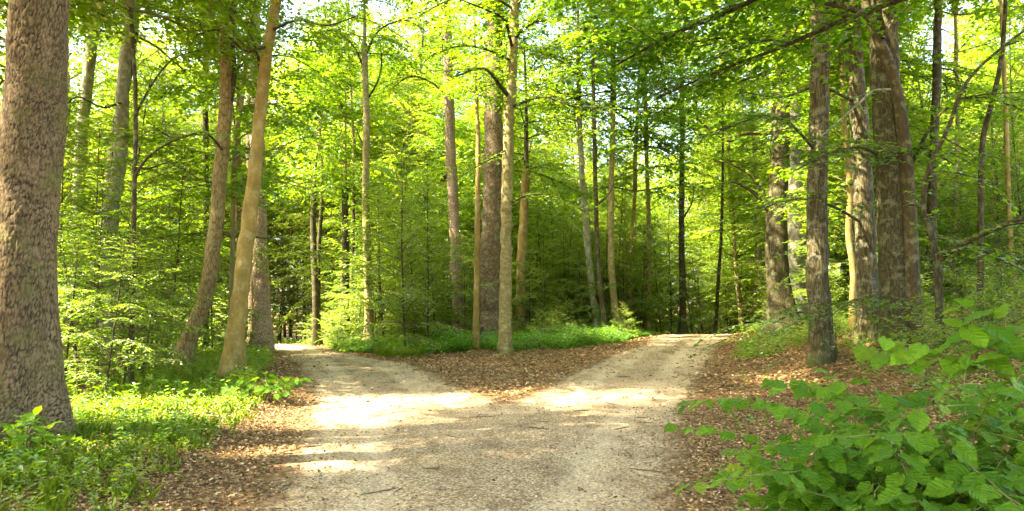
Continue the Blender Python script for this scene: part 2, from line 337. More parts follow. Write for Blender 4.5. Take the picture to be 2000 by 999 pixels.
class Leaves:
    def __init__(s): s.P, s.D, s.N, s.L, s.W = [], [], [], [], []
    def add(s, P, D, N, L, W):
        s.P.append(P); s.D.append(D); s.N.append(N); s.L.append(np.broadcast_to(L, (len(P),))); s.W.append(np.broadcast_to(W, (len(P),)))
    def count(s): return sum(len(p) for p in s.P)
    def arrays(s, tmpl, rng):
        if not s.P: return np.zeros((0, 3)), np.zeros((0, 4), int), np.zeros(0), 0
        P, D, N, L, W = [np.concatenate(a) for a in (s.P, s.D, s.N, s.L, s.W)]
        D = norm(D); Sd = norm(np.cross(D, N)); N = np.cross(Sd, D); tv, tf = tmpl; k = len(tv)
        V = P[:, None] + tv[None, :, 0:1] * L[:, None, None] * D[:, None] + tv[None, :, 1:2] * W[:, None, None] * Sd[:, None] + tv[None, :, 2:3] * L[:, None, None] * N[:, None]
        F = tf[None] + (np.arange(len(P)) * k)[:, None, None]
        rnd = np.repeat(rng.random(len(P)), k)
        return V.reshape(-1, 3), F.reshape(-1, tf.shape[1]), rnd, len(P)
def plant_mesh(name, wood, leaves, mats, tmpl, rng, uv=False):
    WV, WF = wood.arrays(); V, F, r, n = leaves.arrays(tmpl, rng)
    at_ = {'rnd': np.concatenate([np.full(len(WV), .5), r])}
    if uv:
        at_['lu'] = np.concatenate([np.zeros(len(WV)), np.tile(LUV[:, 0], n)]); at_['lv'] = np.concatenate([np.zeros(len(WV)), np.tile(LUV[:, 1], n)])
    return mesh(name, np.concatenate([WV, V]), [WF, F + len(WV)], mats, [0, 1], at_)
UP = np.array([0, 0, 1.])
def unit(az, el): return np.array([math.cos(az) * math.cos(el), math.sin(az) * math.cos(el), math.sin(el)])
def curve(p, az, el, length, droop, n, rng, wob=.12):
    P = [np.array(p, float)]; st = length / n
    for i in range(n):
        P.append(P[-1] + unit(az, el) * st); az += rng.normal(0, wob); el += rng.normal(0, wob * .6) - droop / n
    return np.array(P)
def cat(C, n):                                       # Catmull-Rom resample
    C = np.asarray(C, float); E = np.vstack([2 * C[0] - C[1], C, 2 * C[-1] - C[-2]]); t = np.linspace(0, len(C) - 1 - 1e-6, n); i = t.astype(int); f = (t - i)[:, None]
    a, b, c, d = E[i], E[i + 1], E[i + 2], E[i + 3]
    return .5 * (2 * b + (c - a) * f + (2 * a - 5 * b + 4 * c - d) * f ** 2 + (3 * b - a - 3 * c + d) * f ** 3)
def spray(wood, lv, P, r0, bl, step, L, rng, W=.62, start=.15, twigs=True, up=.25, sag=.25, lsp=.75):
    """a limb along P with alternate branchlets in a flat layer and leaves on both sides of each"""
    seg = np.linalg.norm(np.diff(P, axis=0), axis=1); cum = np.concatenate([[0], np.cumsum(seg)]); tot = cum[-1]
    if twigs is not None: wood.tube(P, np.linspace(r0, max(r0 * .2, .002), len(P)), 5 if r0 > .015 else 4)
    d0 = tot * start; side = 1
    while d0 < tot:
        f = d0 / tot; i = min(np.searchsorted(cum, d0) - 1, len(P) - 2); i = max(i, 0); q = (d0 - cum[i]) / seg[i]
        p = P[i] * (1 - q) + P[i + 1] * q; t = norm(P[i + 1] - P[i]); lat = norm(np.cross(t, UP)) * side
        ang = rng.uniform(.75, 1.1); d = norm(t * math.cos(ang) + lat * math.sin(ang) + UP * rng.normal(0, .12))
        ln = bl * (1 - .72 * f) * rng.uniform(.7, 1.25) * min(1, .5 + f * 2.5)
        m = max(2, int(ln / (L * lsp))); tt = (np.arange(m) + .6) / m
        B = p + d * (tt * ln)[:, None] - UP * (sag * ln * tt ** 2)[:, None]
        if twigs: wood.tube(np.array([p, B[m // 2], B[-1]]), [max(.0035, r0 * .3), .003, .0015], 3)
        sg = np.where(np.arange(m) % 2 == 0, 1, -1)[:, None]; lat2 = norm(np.cross(d, UP))
        D = d * rng.uniform(.45, .9, (m, 1)) + lat2 * sg * rng.uniform(.5, 1, (m, 1)) + rng.normal(0, .15, (m, 3)); D[-1] = d; D = D - UP * .15
        N = UP + rng.normal(0, up, (m, 3)); sz = L * rng.uniform(.7, 1.2, m)
        lv.add(B, D, N, sz, sz * W); side = -side; d0 += step * rng.uniform(.75, 1.3)
    m = 3; D = norm(P[-1] - P[-2]) + rng.normal(0, .35, (m, 3)); lv.add(np.repeat(P[-1:], m, 0), D, UP + rng.normal(0, up, (m, 3)), L * .9, L * .9 * W)

def sapling_mesh(name, seed, H, nl, reach, L, mat, low=.1, tmpl=FOLD, W=.62, bark='b_dark', r=.04, step=.17, el=.35, el_top=1.0, bl=.7, droop=.7):
    rng = np.random.default_rng(seed); wt = Wood(); wood = Wood(); lv = Leaves()
    T = curve((0, 0, -.1), rng.uniform(0, 6), 1.5, H, .1, 12, rng, .06); T[:, :2] *= .7
    wt.tube(T, np.linspace(r, r * .12, len(T)), 7)
    az = rng.uniform(0, 6)
    for i in range(nl):
        f = low + (1 - low) * (i + rng.uniform(0, .8)) / nl; f = min(f, .985); az += 2.4 + rng.normal(0, .5)
        k = f * (len(T) - 1); a = int(k); p = T[a] * (1 - k + a) + T[min(a + 1, len(T) - 1)] * (k - a)
        ln = reach * (1.0 - .72 * max(0, f - .55) / .45) * (.7 + .3 * min(1, f / .25)) * rng.uniform(.5, 1.15); ln = max(ln, .3)
        e = el + (el_top - el) * f ** 2 + rng.normal(0, .26)
        P = curve(p, az, e, ln, droop, 6, rng, .1)
        spray(wood, lv, P, r * .42 * (1.1 - f) + .004, bl * min(1, ln / 1.2), step, L, rng, W, up=.36, lsp=.5, sag=.35)
    return dict(trunk=mesh(name + '_trunk', *[x if i == 0 else [x] for i, x in enumerate(wt.arrays())], mats=[M[bark]]),
                crown=plant_mesh(name + '_crown', wood, lv, [M['twig'], M[mat]], tmpl, rng), n=lv.count())
def crown_mesh(name, seed, H, nl, reach, L, mat, bark, r, tmpl=DIAMOND, W=.7, step=.17, bl=1.0, el=(.0, 1.0), droop=.6, low=0, nsec=11, lead=True):
    """crown of a tall tree; z = 0 where it joins the trunk"""
    rng = np.random.default_rng(seed); wood = Wood(); lv = Leaves()
    T = curve((0, 0, -.15), 0, 1.55, H, .0, 10, rng, .05)
    if lead: wood.tube(T, np.linspace(r, r * .1, len(T)), 8)
    az = rng.uniform(0, 6)
    for i in range(nl):
        f = low + (.97 - low) * (i + rng.uniform(0, .9)) / nl; az += 2.4 + rng.normal(0, .4); k = f * (len(T) - 1); a = int(k); p = T[a]
        ln = reach * math.sqrt(max(.05, 1 - (f * 1.05 - .25) ** 2 / .72)) * rng.uniform(.7, 1.15)
        Pm = curve(p, az, el[0] + (el[1] - el[0]) * f + rng.normal(0, .12), ln, droop * .6, 8, rng, .12)
        rm = r * .38 * (1.05 - f * .8); wood.tube(Pm, np.linspace(rm, rm * .2, len(Pm)), 5)
        for j in range(nsec):
            g_ = .22 + .78 * (j + rng.uniform(0, .9)) / nsec; g_ = min(g_, .98); b = int(g_ * (len(Pm) - 1)); t = norm(Pm[b + 1] - Pm[b] if b + 1 < len(Pm) else Pm[b] - Pm[b - 1])
            a2 = math.atan2(t[1], t[0]) + (1 if j % 2 else -1) * rng.uniform(.5, 1.2); P = curve(Pm[b], a2, math.asin(np.clip(t[2], -1, 1)) * .5 + rng.normal(.05, .25), ln * .42 * (1.15 - g_ * .6), droop, 5, rng, .15)
            spray(wood, lv, P, rm * .35 + .004, bl, step, L, rng, W, twigs=None if False else False, up=.4, start=.1, lsp=.5)
    return plant_mesh(name, wood, lv, [M[bark], M[mat]], tmpl, rng), lv.count()
def conifer_mesh(name, seed, H, R0, nwh, L, mat, bark, r, dens=1.0):
    rng = np.random.default_rng(seed); wood = Wood(); lv = Leaves(); T = np.array([(0, 0, z) for z in np.linspace(-.1, H, 8)]); wood.tube(T, np.linspace(r, .01, 8), 7)
    for i in range(nwh):
        f = (i + .5) / nwh; ln = R0 * (1 - f) ** .8 + .15
        for a in np.arange(5) * 1.2566 + rng.uniform(0, 6):
            P = curve((0, 0, H * f), a, .25 - .5 * (1 - f), ln * rng.uniform(.7, 1.1), .2, 5, rng, .1)
            spray(wood, lv, P, .012, .5 * ln, .11 / dens, L, rng, .30, up=.5, sag=.5, lsp=.5)
    return plant_mesh(name, wood, lv, [M[bark], M[mat]], DIAMOND, rng), lv.count()
def pine_crown(name, seed, H, reach, nc=16):
    rng = np.random.default_rng(seed); wood = Wood(); lv = Leaves(); T = curve((0, 0, -.15), 0, 1.55, H, 0, 8, rng, .04); wood.tube(T, np.linspace(.2, .04, 9), 8)
    for i in range(30):
        f = (i + .5) / 30; p = T[int(f * 8)]; P = curve(p, i * 2.4, .2 + f * .6, reach * (1.1 - f * .6) * rng.uniform(.7, 1.1), -.2, 7, rng, .18); wood.tube(P, np.linspace(.06, .015, len(P)), 5)
        for q in range(nc):
            c = P[rng.integers(3, len(P))] + rng.normal(0, .28, 3); m = 26; D = norm(rng.normal(0, 1, (m, 3)) + UP * .5); lv.add(c + D * .05, D, norm(rng.normal(0, 1, (m, 3))), .26, .05)
    return plant_mesh(name, wood, lv, [M['b_pink'], M['needle']], DIAMOND, rng)

CR = {}
CR['broad_a'], n1 = crown_mesh('broad crown', 11, 9.0, 24, 4.4, .13, 'canopy', 'b_dark', .15)
CR['broad_b'], n2 = crown_mesh('airy crown', 12, 8.0, 20, 4.0, .125, 'canopy', 'b_olive', .12, nsec=10)
CR['broad_c'], n3 = crown_mesh('wide crown', 13, 10.0, 28, 5.2, .14, 'canopy', 'b_dark', .18, nsec=12)
CR['slim'], n4 = crown_mesh('slim crown', 14, 7.0, 20, 2.6, .12, 'maple', 'b_olive', .08, nsec=9, tmpl=MAPLE, W=.9)
CR['bright'], n5 = crown_mesh('sunny crown', 15, 9.0, 24, 4.0, .12, 'bright', 'b_olive', .12, nsec=11)
CR['dense'], n6 = crown_mesh('dense crown', 17, 9.0, 32, 4.8, .155, 'canopy', 'b_dark', .18, nsec=14)
CR['pine'] = pine_crown('pine crown', 16, 7.0, 2.8); CR['pine_wide'] = pine_crown('wide pine crown', 18, 8.0, 5.4, 75)  # wide crown is oversized and out of view, to shade the right bank
print('crown leaves', n1, n2, n3, n4, n5, n6)
SAP = {}
SAP['beech_a'] = sapling_mesh('beech sapling', 21, 4.2, 34, 1.9, .075, 'beech', step=.10)
SAP['beech_b'] = sapling_mesh('beech sapling', 22, 6.0, 44, 2.4, .08, 'beech', low=.08, step=.11)
SAP['beech_c'] = sapling_mesh('young beech', 23, 9.5, 60, 3.0, .10, 'beech', low=.10, r=.07, step=.13, bl=.9)
SAP['beech_d'] = sapling_mesh('young beech', 24, 13.5, 72, 3.4, .12, 'beech', low=.15, r=.09, step=.14, bl=1.0, tmpl=DIAMOND, W=.66)
SAP['maple_a'] = sapling_mesh('maple sapling', 25, 5.0, 30, 1.8, .11, 'maple', low=.15, tmpl=MAPLE, W=.95, step=.14, el=.5, droop=.5)
SAP['maple_b'] = sapling_mesh('young maple', 26, 11.0, 56, 2.9, .125, 'maple', low=.16, tmpl=MAPLE, W=.95, r=.06, step=.16, el=.5, bl=.85)
SAP['pale_a'] = sapling_mesh('pale young tree', 27, 13.0, 70, 3.1, .10, 'bright', low=.08, r=.07, step=.12, bl=.9, tmpl=DIAMOND, W=.66)
SAP['shrub_a'] = sapling_mesh('low shrub', 28, 1.3, 28, 1.0, .07, 'beech', low=.05, r=.018, step=.07, bl=.4, el=.5)
SAP['shrub_b'] = sapling_mesh('low shrub', 29, 1.9, 30, 1.1, .08, 'herb', low=.05, r=.02, step=.075, bl=.45, el=.6)
print('sapling leaves', {k: v['n'] for k, v in SAP.items()})

# ------------------------------------------------------------------ trees
def worley_plates(U, Vv, cu, cv, per):
    i0, j0 = np.floor(U / cu), np.floor(Vv / cv); f1 = np.full(U.shape, 9.); f2 = np.full(U.shape, 9.); cid = np.zeros(U.shape)
    for di in (-1, 0, 1):
        for dj in (-1, 0, 1):
            i, j = i0 + di, j0 + dj; iw = np.mod(i, per)
            d = np.hypot((i + .1 + .8 * hashn(iw, j, 1)) * cu - U, ((j + .1 + .8 * hashn(iw, j, 2)) * cv - Vv) * cu / cv) / cu; h = hashn(iw, j, 3)
            nf = d < f1; f2 = np.where(nf, f1, np.minimum(f2, d)); cid = np.where(nf, h, cid); f1 = np.where(nf, d, f1)
    return f2 - f1, cid
HAND = []                                            # (px polyline, half width, depth) of hand-placed trunks: keeps copies from standing in front
def tree(name, label, pts, bark, D=None, crown=None, H=16, cs=1.0, cz=0, sides=14, flare=1.0, group=None, cat_='tree', plates=False, top_r=None, crown_part=True):
    """pts: (px, py, width px) from the bottom up; the lowest is on the ground unless D is given"""
    P0 = ground_hit(pts[0][0], pts[0][1]) if D is None else None
    Y = P0[1] if D is None else D
    C = [at(x, y, Y) for x, y, w_ in pts]; rad = [w_ / 2 * Y / FPX for _, _, w_ in pts]
    if D is not None:                                # continue down to the ground along the lowest direction
        d = C[0] - C[1]; d = d / max(.2, abs(d[2])); zz = C[0][2] - float(zg(C[0][0], C[0][1]))
        if zz > .1: b = C[0] + d * zz * np.array([.6, 1, 1]); b[2] = float(zg(b[0], b[1])); C.insert(0, b); rad.insert(0, rad[0] * 1.08)
    HAND.append(([(x, y) for x, y, _ in pts], max(w_ for _, _, w_ in pts) / 2, Y))
    base = C[0].copy(); base[2] = float(zg(base[0], base[1])); C[0] = C[0] * 1.0; C[0][2] = base[2] - .18
    top = C[-1]; d = norm(C[-1] - C[-2])
    if crown is not None and top[2] - base[2] < H:
        n = 3; rem = H - (top[2] - base[2]); r1 = rad[-1]; cr_r = top_r or r1 * .7
        for i in range(1, n + 1):
            d = norm(d * .6 + UP * .4); C.append(C[-1] + d * rem / n); rad.append(r1 + (cr_r - r1) * i / n)
    C = np.array(C) - base; ln = np.sum(np.linalg.norm(np.diff(C, axis=0), axis=1))
    n = int(min(700, max(14, ln / (.03 if plates else .22)))); P = cat(C, n); r = np.interp(np.linspace(0, len(C) - 1, n), np.arange(len(C)), rad)
    rs = np.random.default_rng(int(abs(pts[0][0]) * 7 + abs(pts[0][1]))); ph = rs.uniform(0, 6, 4)
    if not plates: P[1:-1, :2] += rs.normal(0, .010, (n - 2, 2)) * (r[1:-1, None] / .15)
    def lob(t, th, PP):
        h = np.maximum(PP[:, 2:3], 0)
        return 1 + flare * np.exp(-h / (1.5 * rad[0] + .14)) * (.75 + .35 * np.cos(3 * th + ph[0]) + .25 * np.cos(5 * th + ph[1])) + .03 * np.sin(2 * th + ph[2] + h * 1.7) + .025 * np.sin(3 * th + ph[3] - h * 2.6)
    e = bpy.data.objects.new(name, None); e.location = base; e.empty_display_size = .2; link(e); tag(e, label, cat_, group)
    wd = Wood(); attrs = None
    if plates:
        k = 200; per = 52; hh = np.linspace(0, ln, n)[:, None]; th = (np.arange(k) / k)[None]
        cell = 2 * math.pi * r[n // 2] / per; U0 = th * per * cell + 0 * hh; cs_, sn = np.cos(th * 2 * math.pi) * r[n // 2], np.sin(th * 2 * math.pi) * r[n // 2]
        w1 = fbm(cs_ * 9 + hh * .0 + 5, sn * 9 + hh * 7, 4, 4) - .47; w2 = fbm(cs_ * 9 + 31, sn * 9 + hh * 7, 8, 4) - .47
        U = np.mod(U0 + w1 * cell * 2.6, per * cell); wv = hh + w2 * cell * 5.0
        ed, cid = worley_plates(U, wv, cell, cell * 3.2, per); e2, c2 = worley_plates(U, wv + 3.3, cell * .5, cell * .8, per * 2)
        deep = .45 + 1.1 * np.clip((fbm(cs_ * 3 + 9, sn * 3 + hh * 1.2, 15, 3) - .25) * 2, 0, 1)
        disp = (.012 * np.minimum(ed, .22) / .22 + .003 * np.minimum(e2, .14) / .14 + .008 * cid + .004 * c2) * deep
        wd.tube(P, r, k, lobes=lambda t, th_, PP: lob(t, th_, PP) * (1 + (disp - .02) / r[:, None]))
        attrs = {'plate': np.minimum(ed * 1.0 + .05, e2 * .8 + .10).ravel(), 'cell': (cid * .45 + c2 * .55).ravel()}
    else: wd.tube(P, r, sides, lobes=lob)
    V, F = wd.arrays(); t = link(bpy.data.objects.new('trunk', mesh(name + ' trunk', V, [F], [M[bark]], attrs=attrs)), e)
    if crown is not None and crown_part:
        c = link(bpy.data.objects.new('crown', CR[crown]), e); c.location = P[-1]; c.scale = (cs, cs, cz or cs); c.rotation_euler[2] = rs.uniform(0, 6)
    e['Y'] = Y; e['base'] = list(base)
    return e
def bough(e, pts, w0, Y=None, dY=0, leafy=None, w1=None, bark='b_dark', L=.11, bl=.7, step=.2, subs=0, name='branch', seed=0, tmpl=MAPLE, W=.95, start=.1, sag=.25):
    """a limb that leaves the trunk of tree e, along photo points; Y may drift by dY towards the tip"""
    Y = Y or e['Y']; base = np.array(e['base']); n = len(pts); rng = np.random.default_rng(seed + int(pts[0][0]))
    C = np.array([at(x, y, Y + dY * i / (n - 1)) for i, (x, y) in enumerate(pts)]) - base
    P = cat(C, max(8, n * 4)); wd = Wood(); lv = Leaves(); r0 = w0 / 2 * Y / FPX; r1 = (w1 if w1 else w0 * .35) / 2 * Y / FPX
    wd.tube(P, np.linspace(r0, r1, len(P)), 8)
    if leafy:
        spray(wd, lv, P, r1, bl, step, L, rng, W, start=start, sag=sag, twigs=True)
        for i in range(subs):
            f = start + (1 - start) * (i + rng.uniform(.1, .9)) / subs; q = P[int(f * (len(P) - 1))]; t = norm(P[-1] - P[0]); a = math.atan2(t[1], t[0]) + (1 if i % 2 else -1) * rng.uniform(.4, 1.2)
            spray(wd, lv, curve(q, a, rng.uniform(-.25, .3), rng.uniform(.8, 1.9), .5, 6, rng, .14), r1 * .7, bl * .8, step, L, rng, W, sag=sag)
        me = plant_mesh(name, wd, lv, [M[bark], M[leafy]], tmpl, rng)
    else:
        V, F = wd.arrays(); me = mesh(name, V, [F], [M[bark]])
    return link(bpy.data.objects.new(name, me), e)

# left side
t_pine = tree('pine_tree', 'thick pine with plated pinkish bark standing close at the left edge', [(52, 862, 118), (50, 780, 112), (50, 500, 107), (64, 250, 105), (81, 0, 103)], 'plates', crown='pine_wide', H=14, plates=True, flare=.6, sides=40)
tree('tall_tree', 'thin grey trunk just right of the big plated pine', [(150, 500, 24), (157, 300, 22), (170, 170, 21), (190, 0, 20)], 'b_grey', D=21, crown='broad_b', H=10)
t3 = tree('beech_tree', 'wavy pale lichened trunk lit by sun behind the beech saplings', [(212, 540, 30), (217, 430, 28), (236, 290, 25), (241, 150, 24), (262, 0, 20)], 'b_grey', D=18, crown='broad_b', H=9)
tree('tall_tree', 'darker trunk leaning behind the wavy lichened trunk', [(198, 560, 24), (222, 300, 20), (245, 170, 18), (262, 60, 17)], 'b_dark', D=20, crown='broad_b', H=9)
t4 = tree('maple_sapling', 'slender straight sapling with one arching side branch', [(258, 640, 9), (262, 400, 9), (265, 200, 8), (259, 80, 8), (253, 0, 8)], 'b_dark', D=13, crown='slim', H=7, cs=1.2, sides=8)
bough(t4, [(263, 345), (285, 312), (320, 285), (370, 265), (420, 262)], 6, leafy='beech', L=.09, dY=-.6, tmpl=FOLD, W=.62, seed=3)
bough(t4, [(262, 230), (300, 160), (340, 115), (400, 95)], 5, leafy='maple', L=.10, dY=1, seed=4)
tree('tall_tree', 'thin upright trunk between the sapling and the curved mossy tree', [(404, 480, 10), (402, 260, 11), (402, 0, 10)], 'b_dark', D=24, crown='slim', H=9.5, cs=1.3)
t6 = tree('maple_tree', 'dark mossy tree with a trunk curving up from a leaning base', [(346, 733, 32), (368, 668, 30), (402, 575, 28), (422, 430, 27), (437, 250, 26), (444, 130, 25), (437, 0, 24)], 'b_tan', crown='dense', H=10.5, cs=.95)
bough(t6, [(448, 200), (456, 140), (452, 60), (462, -30)], 15, w1=11)
t7 = tree('beech_tree', 'smooth yellow-brown beech leaning right beside the left path', [(449, 737, 37), (455, 690, 34), (466, 600, 32), (480, 480, 30), (494, 370, 27), (506, 250, 24), (520, 110, 21), (541, 0, 20)], 'b_beech', crown='broad_b', H=9.5, cs=.9)
bough(t7, [(511, 165), (505, 120), (492, 75), (470, 40)], 7, leafy='bright', L=.11, seed=5)
tree('pine_tree', 'pale straight pine trunk standing just behind the leaning beech', [(511, 666, 40), (512, 600, 32), (508, 480, 29), (503, 300, 27), (497, 60, 25)], 'b_pink', D=25, crown='pine', H=16, flare=.25)
tree('pine_tree', 'short view of a brown trunk between leaning beech and pale pine', [(494, 650, 17), (492, 520, 15), (488, 300, 14)], 'b_pine', D=29, crown='pine', H=17)
# along and behind the left path
t9 = tree('oak_tree', 'dark slim tree where the left path disappears', [(618, 668, 15), (616, 560, 13), (611, 460, 12), (613, 400, 11)], 'b_dark', D=29, crown='slim', H=6.8, cs=.9)
tree('tall_tree', 'thin brown trunk leaning against the dark slim path tree', [(622, 600, 8), (622, 500, 8), (627, 420, 8)], 'b_dark', D=31, crown='slim', H=7.5, cs=.9)
t10 = tree('oak_tree', 'dark upright trunk above the shrubs, right of the slim path tree', [(674, 640, 16), (675, 520, 15), (674, 380, 13)], 'b_dark', D=30, crown='slim', H=7, cs=.9)
bough(t10, [(672, 480), (655, 465), (625, 460)], 4)
tree('tall_tree', 'thin dark trunk touching the upright one above the shrubs', [(688, 610, 7), (689, 520, 7), (690, 440, 7)], 'b_dark', D=33, crown='slim', H=8, cs=1.4)
t11 = tree('maple_tree', 'light olive trunk rising from bushes between path and fork', [(721, 640, 17), (717, 500, 15), (714, 380, 14), (716, 240, 13), (712, 100, 12)], 'b_olive', D=27, crown='slim', H=12)
bough(t11, [(714, 300), (700, 262), (690, 245), (668, 235)], 4, leafy='bright', L=.09)
bough(t11, [(714, 200), (735, 165), (745, 130), (742, 80)], 5, leafy='bright', L=.09)
t12 = tree('pine_tree', 'pinkish pine trunk standing in the leafy bank left of fork', [(897, 620, 24), (888, 450, 22), (881, 300, 20), (873, 60, 18)], 'b_pink', D=30, crown='pine', H=17)
tree('maple_sapling', 'slim brown stem standing beside the big dark fork pine', [(929, 672, 13), (931, 560, 12), (933, 400, 11), (934, 285, 9), (930, 180, 7)], 'b_beech', D=23.5, crown='slim', H=7.5, cs=.7)
tree('pine_tree', 'massive dark pine right behind the slender trunk at the fork', [(957, 650, 46), (958, 560, 43), (962, 400, 40), (965, 200, 37), (966, 40, 34)], 'b_pine', D=26.5, crown='pine', H=18, sides=20)
t15 = tree('maple_tree', 'pale lit maple trunk standing on the point of the fork', [(987, 692, 27), (987, 660, 25), (988, 500, 23), (991, 330, 22), (998, 170, 21), (1007, 0, 19)], 'b_olive', crown='slim', H=10, cs=1.3, sides=18, flare=.4)
bough(t15, [(995, 190), (975, 165), (955, 140), (930, 135), (890, 150)], 9, leafy='maple', L=.13, dY=-2, subs=4, seed=7)
bough(t15, [(1002, 100), (985, 40), (950, 20), (900, 0)], 7, leafy='maple', L=.13, dY=-2.5, subs=5, seed=8)
bough(t15, [(992, 290), (970, 305), (945, 318), (900, 345)], 4, leafy='maple', L=.12, dY=-1.5, subs=4, seed=9)
bough(t15, [(1004, 75), (1040, 45), (1090, 40), (1150, 60)], 8, leafy='maple', L=.13, dY=-3, subs=6, seed=10)
tree('tall_tree', 'brown trunk with a sunlit patch right of the fork maple', [(1016, 620, 19), (1020, 480, 18), (1028, 330, 16)], 'b_beech', D=30, crown='broad_a', H=7.5, cs=.8)
tree('tall_tree', 'mottled leaning trunk beside the dark little spruce', [(1163, 625, 14), (1150, 500, 13), (1137, 340, 11), (1130, 200, 10)], 'b_grey', D=31, crown='broad_b', H=9.5)
t18 = tree('tall_tree', 'thin dark trunk in front of the mottled leaning one', [(1184, 640, 10), (1172, 560, 9), (1165, 420, 9), (1160, 230, 8)], 'b_dark', D=28, crown='slim', H=12, cs=1.2)
bough(t18, [(1166, 400), (1185, 385), (1200, 360)], 4)
tree('tall_tree', 'grey-brown trunk second from the spruce on its right', [(1204, 635, 15), (1194, 520, 13), (1194, 360, 11), (1198, 210, 10)], 'b_olive', D=30, crown='broad_a', H=9)
tree('tall_tree', 'fine pale trunk midway between fork and right path crest', [(1229, 640, 7), (1232, 500, 7), (1240, 380, 6)], 'b_beech', D=32, crown='slim', H=7, cs=1.4)
tree('tall_tree', 'pair of thin stems seen before the right path crest, lighter one', [(1265, 620, 9), (1268, 480, 8), (1262, 280, 8)], 'b_olive', D=33, crown='broad_b', H=9)
t22 = tree('oak_tree', 'dark thicker trunk left of where the right path vanishes', [(1334, 640, 14), (1332, 520, 12), (1331, 400, 11), (1333, 240, 9)], 'b_dark', D=34, crown='broad_a', H=10)
bough(t22, [(1332, 430), (1350, 400), (1356, 370)], 4)
tree('tall_tree', 'thin dark crooked stem nearest the right path crest', [(1397, 655, 7), (1402, 560, 7), (1408, 470, 6)], 'b_dark', D=36, crown='slim', H=13, cs=1.5)
tree('tall_tree', 'pale crooked trunk beyond the crest of the right path', [(1450, 650, 10), (1444, 590, 9), (1437, 520, 8)], 'b_olive', D=38, crown='bright', H=6)
tree('tall_tree', 'pale slim trunk just left of the big mossy pair', [(1492, 620, 10), (1486, 540, 9), (1480, 450, 8)], 'b_grey', D=36, crown='bright', H=8)
# right bank
t21 = tree('oak_tree', 'big dark-sided old trunk at the top of the right bank', [(1528, 655, 46), (1522, 560, 42), (1516, 460, 40), (1522, 330, 36), (1526, 200, 34)], 'b_dark', D=22, crown='broad_c', H=9, sides=18)
bough(t21, [(1503, 415), (1480, 385), (1455, 365), (1425, 352)], 10, w1=4)
bough(t21, [(1507, 400), (1488, 372), (1462, 340), (1420, 318), (1395, 316)], 7, w1=3, leafy='bright', L=.10, bl=.6)
bough(t21, [(1512, 260), (1450, 262), (1420, 275), (1360, 232)], 9, w1=4, leafy='canopy', L=.10, subs=3)
tree('beech_tree', 'grey lichened trunk close behind the big dark-sided one', [(1556, 650, 36), (1555, 500, 32), (1552, 330, 30), (1550, 200, 28)], 'b_grey', D=23.5, crown='broad_c', H=9.5)
t_oak = tree('oak_tree', 'furrowed oak with sunlit patch on trunk halfway up, right bank', [(1606, 712, 46), (1604, 660, 42), (1598, 500, 40), (1596, 350, 38), (1600, 180, 36), (1602, 0, 33)], 'b_oak', crown='broad_a', H=9.5, cs=1.0, sides=22, flare=.35)
tree('maple_sapling', 'thin crooked lit stem between the oak and two trunks', [(1672, 670, 14), (1664, 600, 11), (1667, 530, 12), (1657, 460, 12), (1660, 380, 11), (1650, 250, 9)], 'b_beech', D=17, crown='slim', H=7, cs=.9)
t24 = tree('oak_tree', 'tall brown trunk in the middle of the right bank group', [(1697, 712, 44), (1696, 650, 41), (1690, 450, 38), (1678, 250, 35), (1664, 70, 32)], 'b_oak', D=15.5, crown='broad_a', H=9.5, sides=20, flare=.3)
t25 = tree('linden_tree', 'thickest mossy trunk of the right bank, fused with a second stem', [(1754, 722, 62), (1751, 650, 57), (1746, 480, 55), (1738, 300, 54), (1728, 120, 52), (1725, 0, 48)], 'b_dark', D=14, crown='broad_c', H=9, sides=26, flare=.22)
bough(t25, [(1790, 722), (1787, 640), (1780, 500), (1774, 380), (1764, 260), (1751, 180), (1735, 120), (1712, 70), (1692, 15), (1680, -30)], 31, w1=16, Y=13.7, bark='b_brown', name='second_stem')
bough(t25, [(1700, 40), (1665, 18), (1610, 5), (1560, -8), (1500, -10)], 13, w1=6, Y=13.6, dY=-2.5, leafy='shade_leaf', L=.11, subs=9, seed=11)
bough(t25, [(1725, 75), (1745, 40), (1775, 12), (1800, -15)], 9, Y=13.5)
bough(t25, [(1738, 175), (1705, 178), (1680, 200), (1640, 235), (1600, 270)], 5, Y=13.3, dY=-1.0, bark='b_grey', leafy='shade_leaf', L=.11, seed=12)
t26 = tree('linden_sapling', 'slender dark sapling forking into two limbs beside the thickest trunk', [(1836, 690, 15), (1834, 600, 14), (1832, 510, 13)], 'b_dark', D=11.5, crown=None, cat_='tree')
bough(t26, [(1832, 512), (1820, 460), (1803, 405), (1815, 330), (1850, 255), (1880, 175), (1920, 125), (2000, 60)], 13, w1=5, leafy='maple', L=.10, subs=7, seed=13)
bough(t26, [(1832, 512), (1865, 485), (1910, 462), (1960, 440), (2020, 420)], 12, w1=8, dY=-.8, leafy='maple', L=.10, subs=4, seed=14)
bough(t26, [(1803, 405), (1780, 400), (1762, 404)], 7)
tree('tall_tree', 'dark slim pole trunk right of the forked sapling', [(1914, 690, 12), (1916, 500, 11), (1917, 300, 10), (1935, 210, 9), (1952, 140, 9)], 'b_dark', D=13.5, crown='slim', H=7.5, cs=.9)
tree('tall_tree', 'grey trunk half hidden behind the second stem and sapling', [(1818, 560, 18), (1820, 400, 17), (1828, 200, 16), (1832, 40, 15)], 'b_dark', D=19, crown='broad_b', H=11)
tree('tall_tree', 'thin trunk at the far right rim of the slope', [(1982, 590, 10), (1972, 430, 9), (1964, 200, 8)], 'b_beech', D=19, crown='slim', H=9)
tree('tall_tree', 'second thin trunk upslope near the far right rim', [(1862, 580, 9), (1866, 400, 8), (1870, 250, 8)], 'b_olive', D=23, crown='slim', H=10, cs=1.2)
